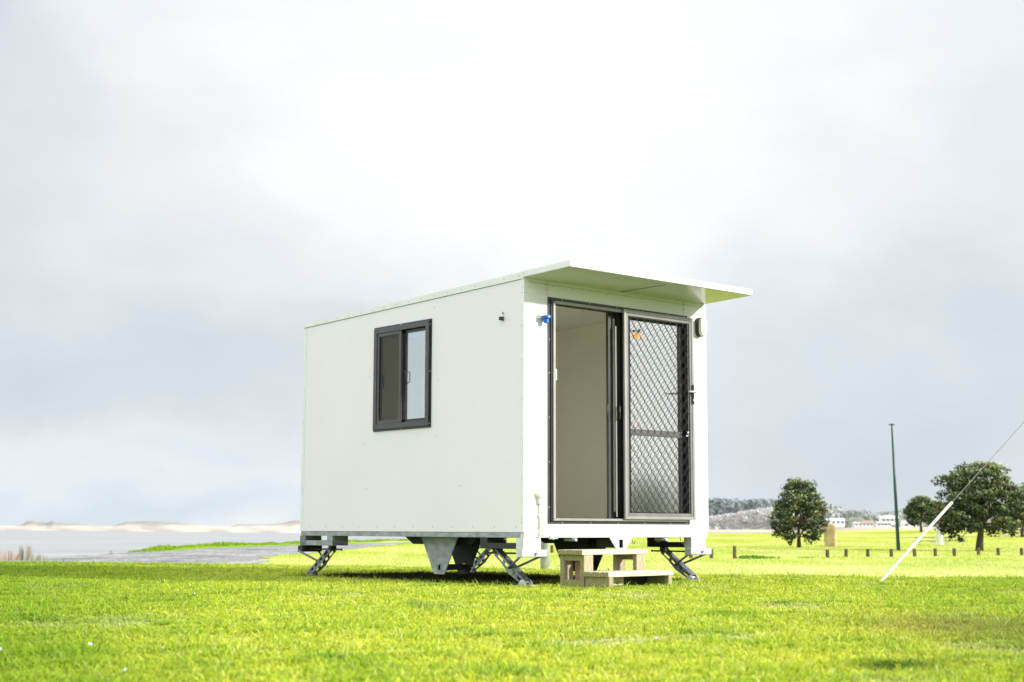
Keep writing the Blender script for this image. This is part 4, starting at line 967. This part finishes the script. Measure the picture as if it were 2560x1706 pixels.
def wn(scale, detail, stretch, rough=.55, off=(0,0,0)):
    mp = N(nt, 'ShaderNodeMapping'); mp.inputs['Scale'].default_value = stretch; mp.inputs['Location'].default_value = off; nt.links.new(vec, mp.inputs[0])
    n_ = N(nt, 'ShaderNodeTexNoise', Scale=scale, Detail=detail, Roughness=rough); nt.links.new(mp.outputs[0], n_.inputs['Vector']); return n_.outputs['Fac']
az = Mt('MULTIPLY', Mt('ARCTAN2', sp.outputs['X'], sp.outputs['Y']), 57.2958)
el = Mt('MULTIPLY', Mt('ARCSINE', sp.outputs['Z']), 57.2958)
az = Mt('ADD', az, Mt('MULTIPLY', Mt('SUBTRACT', wn(6, 2.5, (1,1,1.5)), .5), 14))
el = Mt('ADD', el, Mt('MULTIPLY', Mt('SUBTRACT', wn(7, 4, (1,1,1.6), off=(3,1,0)), .5), 7))
def s2l(c): return tuple((x/255/12.92 if x/255 < .04045 else ((x/255+.055)/1.055)**2.4) for x in c)
cur = N(nt, 'ShaderNodeRGB'); cur.outputs[0].default_value = (*s2l((228,234,239)), 1); cur = cur.outputs[0]
def blob(cur, a, e_, sa, se, c, k=1.0):
    u = Mt('DIVIDE', Mt('SUBTRACT', az, a), sa); v_ = Mt('DIVIDE', Mt('SUBTRACT', el, e_), se)
    g_ = Mt('POWER', 2.71828, Mt('MULTIPLY', Mt('ADD', Mt('MULTIPLY', u, u), Mt('MULTIPLY', v_, v_)), -1))
    mx = N(nt, 'ShaderNodeMix', data_type='RGBA'); nt.links.new(Mt('MULTIPLY', g_, k), mx.inputs[0]); nt.links.new(cur, mx.inputs[6])
    mx.inputs[7].default_value = (*(s2l(c) if max(c) > 3 else c), 1); return mx.outputs[2]
# whole-sky light first: bright white overhead and behind, then what the photograph shows
cur = blob(cur, 0, 75, 400, 48, (1.30,1.32,1.36), 1)
cur = blob(cur, -115, 25, 70, 60, (1.72,1.76,1.82), 1)
cur = blob(cur, 150, 25, 55, 60, (1.55,1.57,1.60), 1)
cur = blob(cur, 80, 20, 40, 60, (.93,.94,.95), 1)
for a, e_, sa, se, c, k in [
    (0, 15, 30, 13, (250,250,252), .95),
    (1, 15, 15, 10, (1.10,1.10,1.10), 1), (4, 5.5, 7, 2.6, (234,240,244), .6),
    (-20, 18, 4, 8, (206,215,225), .85), (-19, 10, 6, 6, (215,223,230), .8), (-14, 14, 6, 5, (240,241,242), .7),
    (-16, 6.0, 10, 2.6, (207,217,226), .8), (-8, 6.5, 7, 3.2, (215,223,230), .8), (-11, 9.5, 4, 1.8, (238,240,243), .75),
    (-18, 2.7, 9, 1.0, (238,243,248), .95), (-14, 0.6, 14, 1.0, (222,234,245), .95), (-10, 2.6, 5, .9, (228,236,246), .7),
    (13, 3.5, 10, 4.0, (211,220,229), .9), (17, 8, 6, 3.5, (209,218,227), .75), (12, 7, 4, 3, (221,229,236), .6), (20, 14, 5, 6, (230,236,241), .8), (13, 13, 5, 3, (244,246,249), .6),
    (15, 0.5, 14, 1.2, (222,231,240), .8)]:
    cur = blob(cur, a, e_, sa, se, c, k)
# soft mottling
det = ramp(nt, wn(11, 7, (1,1,2), .55, (5,2,1)), [(.3, (.965,.975,.98)), (.7, (1.03,1.035,1.03))])
mm = N(nt, 'ShaderNodeMix', data_type='RGBA', blend_type='MULTIPLY'); mm.inputs[0].default_value = 1; nt.links.new(cur, mm.inputs[6]); nt.links.new(det, mm.inputs[7])
sk = N(nt, 'ShaderNodeMix', data_type='RGBA', blend_type='MULTIPLY'); sk.inputs[0].default_value = 1; nt.links.new(sky.outputs[0], sk.inputs[6]); sk.inputs[7].default_value = (.1,.1,.1,1)
fin = N(nt, 'ShaderNodeMix', data_type='RGBA'); fin.inputs[0].default_value = .06; nt.links.new(mm.outputs[2], fin.inputs[6]); nt.links.new(sk.outputs[2], fin.inputs[7])
nt.links.new(fin.outputs[2], bg.inputs['Color']); nt.links.new(bg.outputs[0], out.inputs[0])

scene.view_settings.view_transform = 'Standard'; scene.view_settings.look = 'None'; scene.view_settings.exposure = 0; scene.view_settings.gamma = 1
scene.render.engine = 'CYCLES'; scene.cycles.max_bounces = 8; scene.cycles.transparent_max_bounces = 12
scene.render.resolution_x = 1024; scene.render.resolution_y = 682
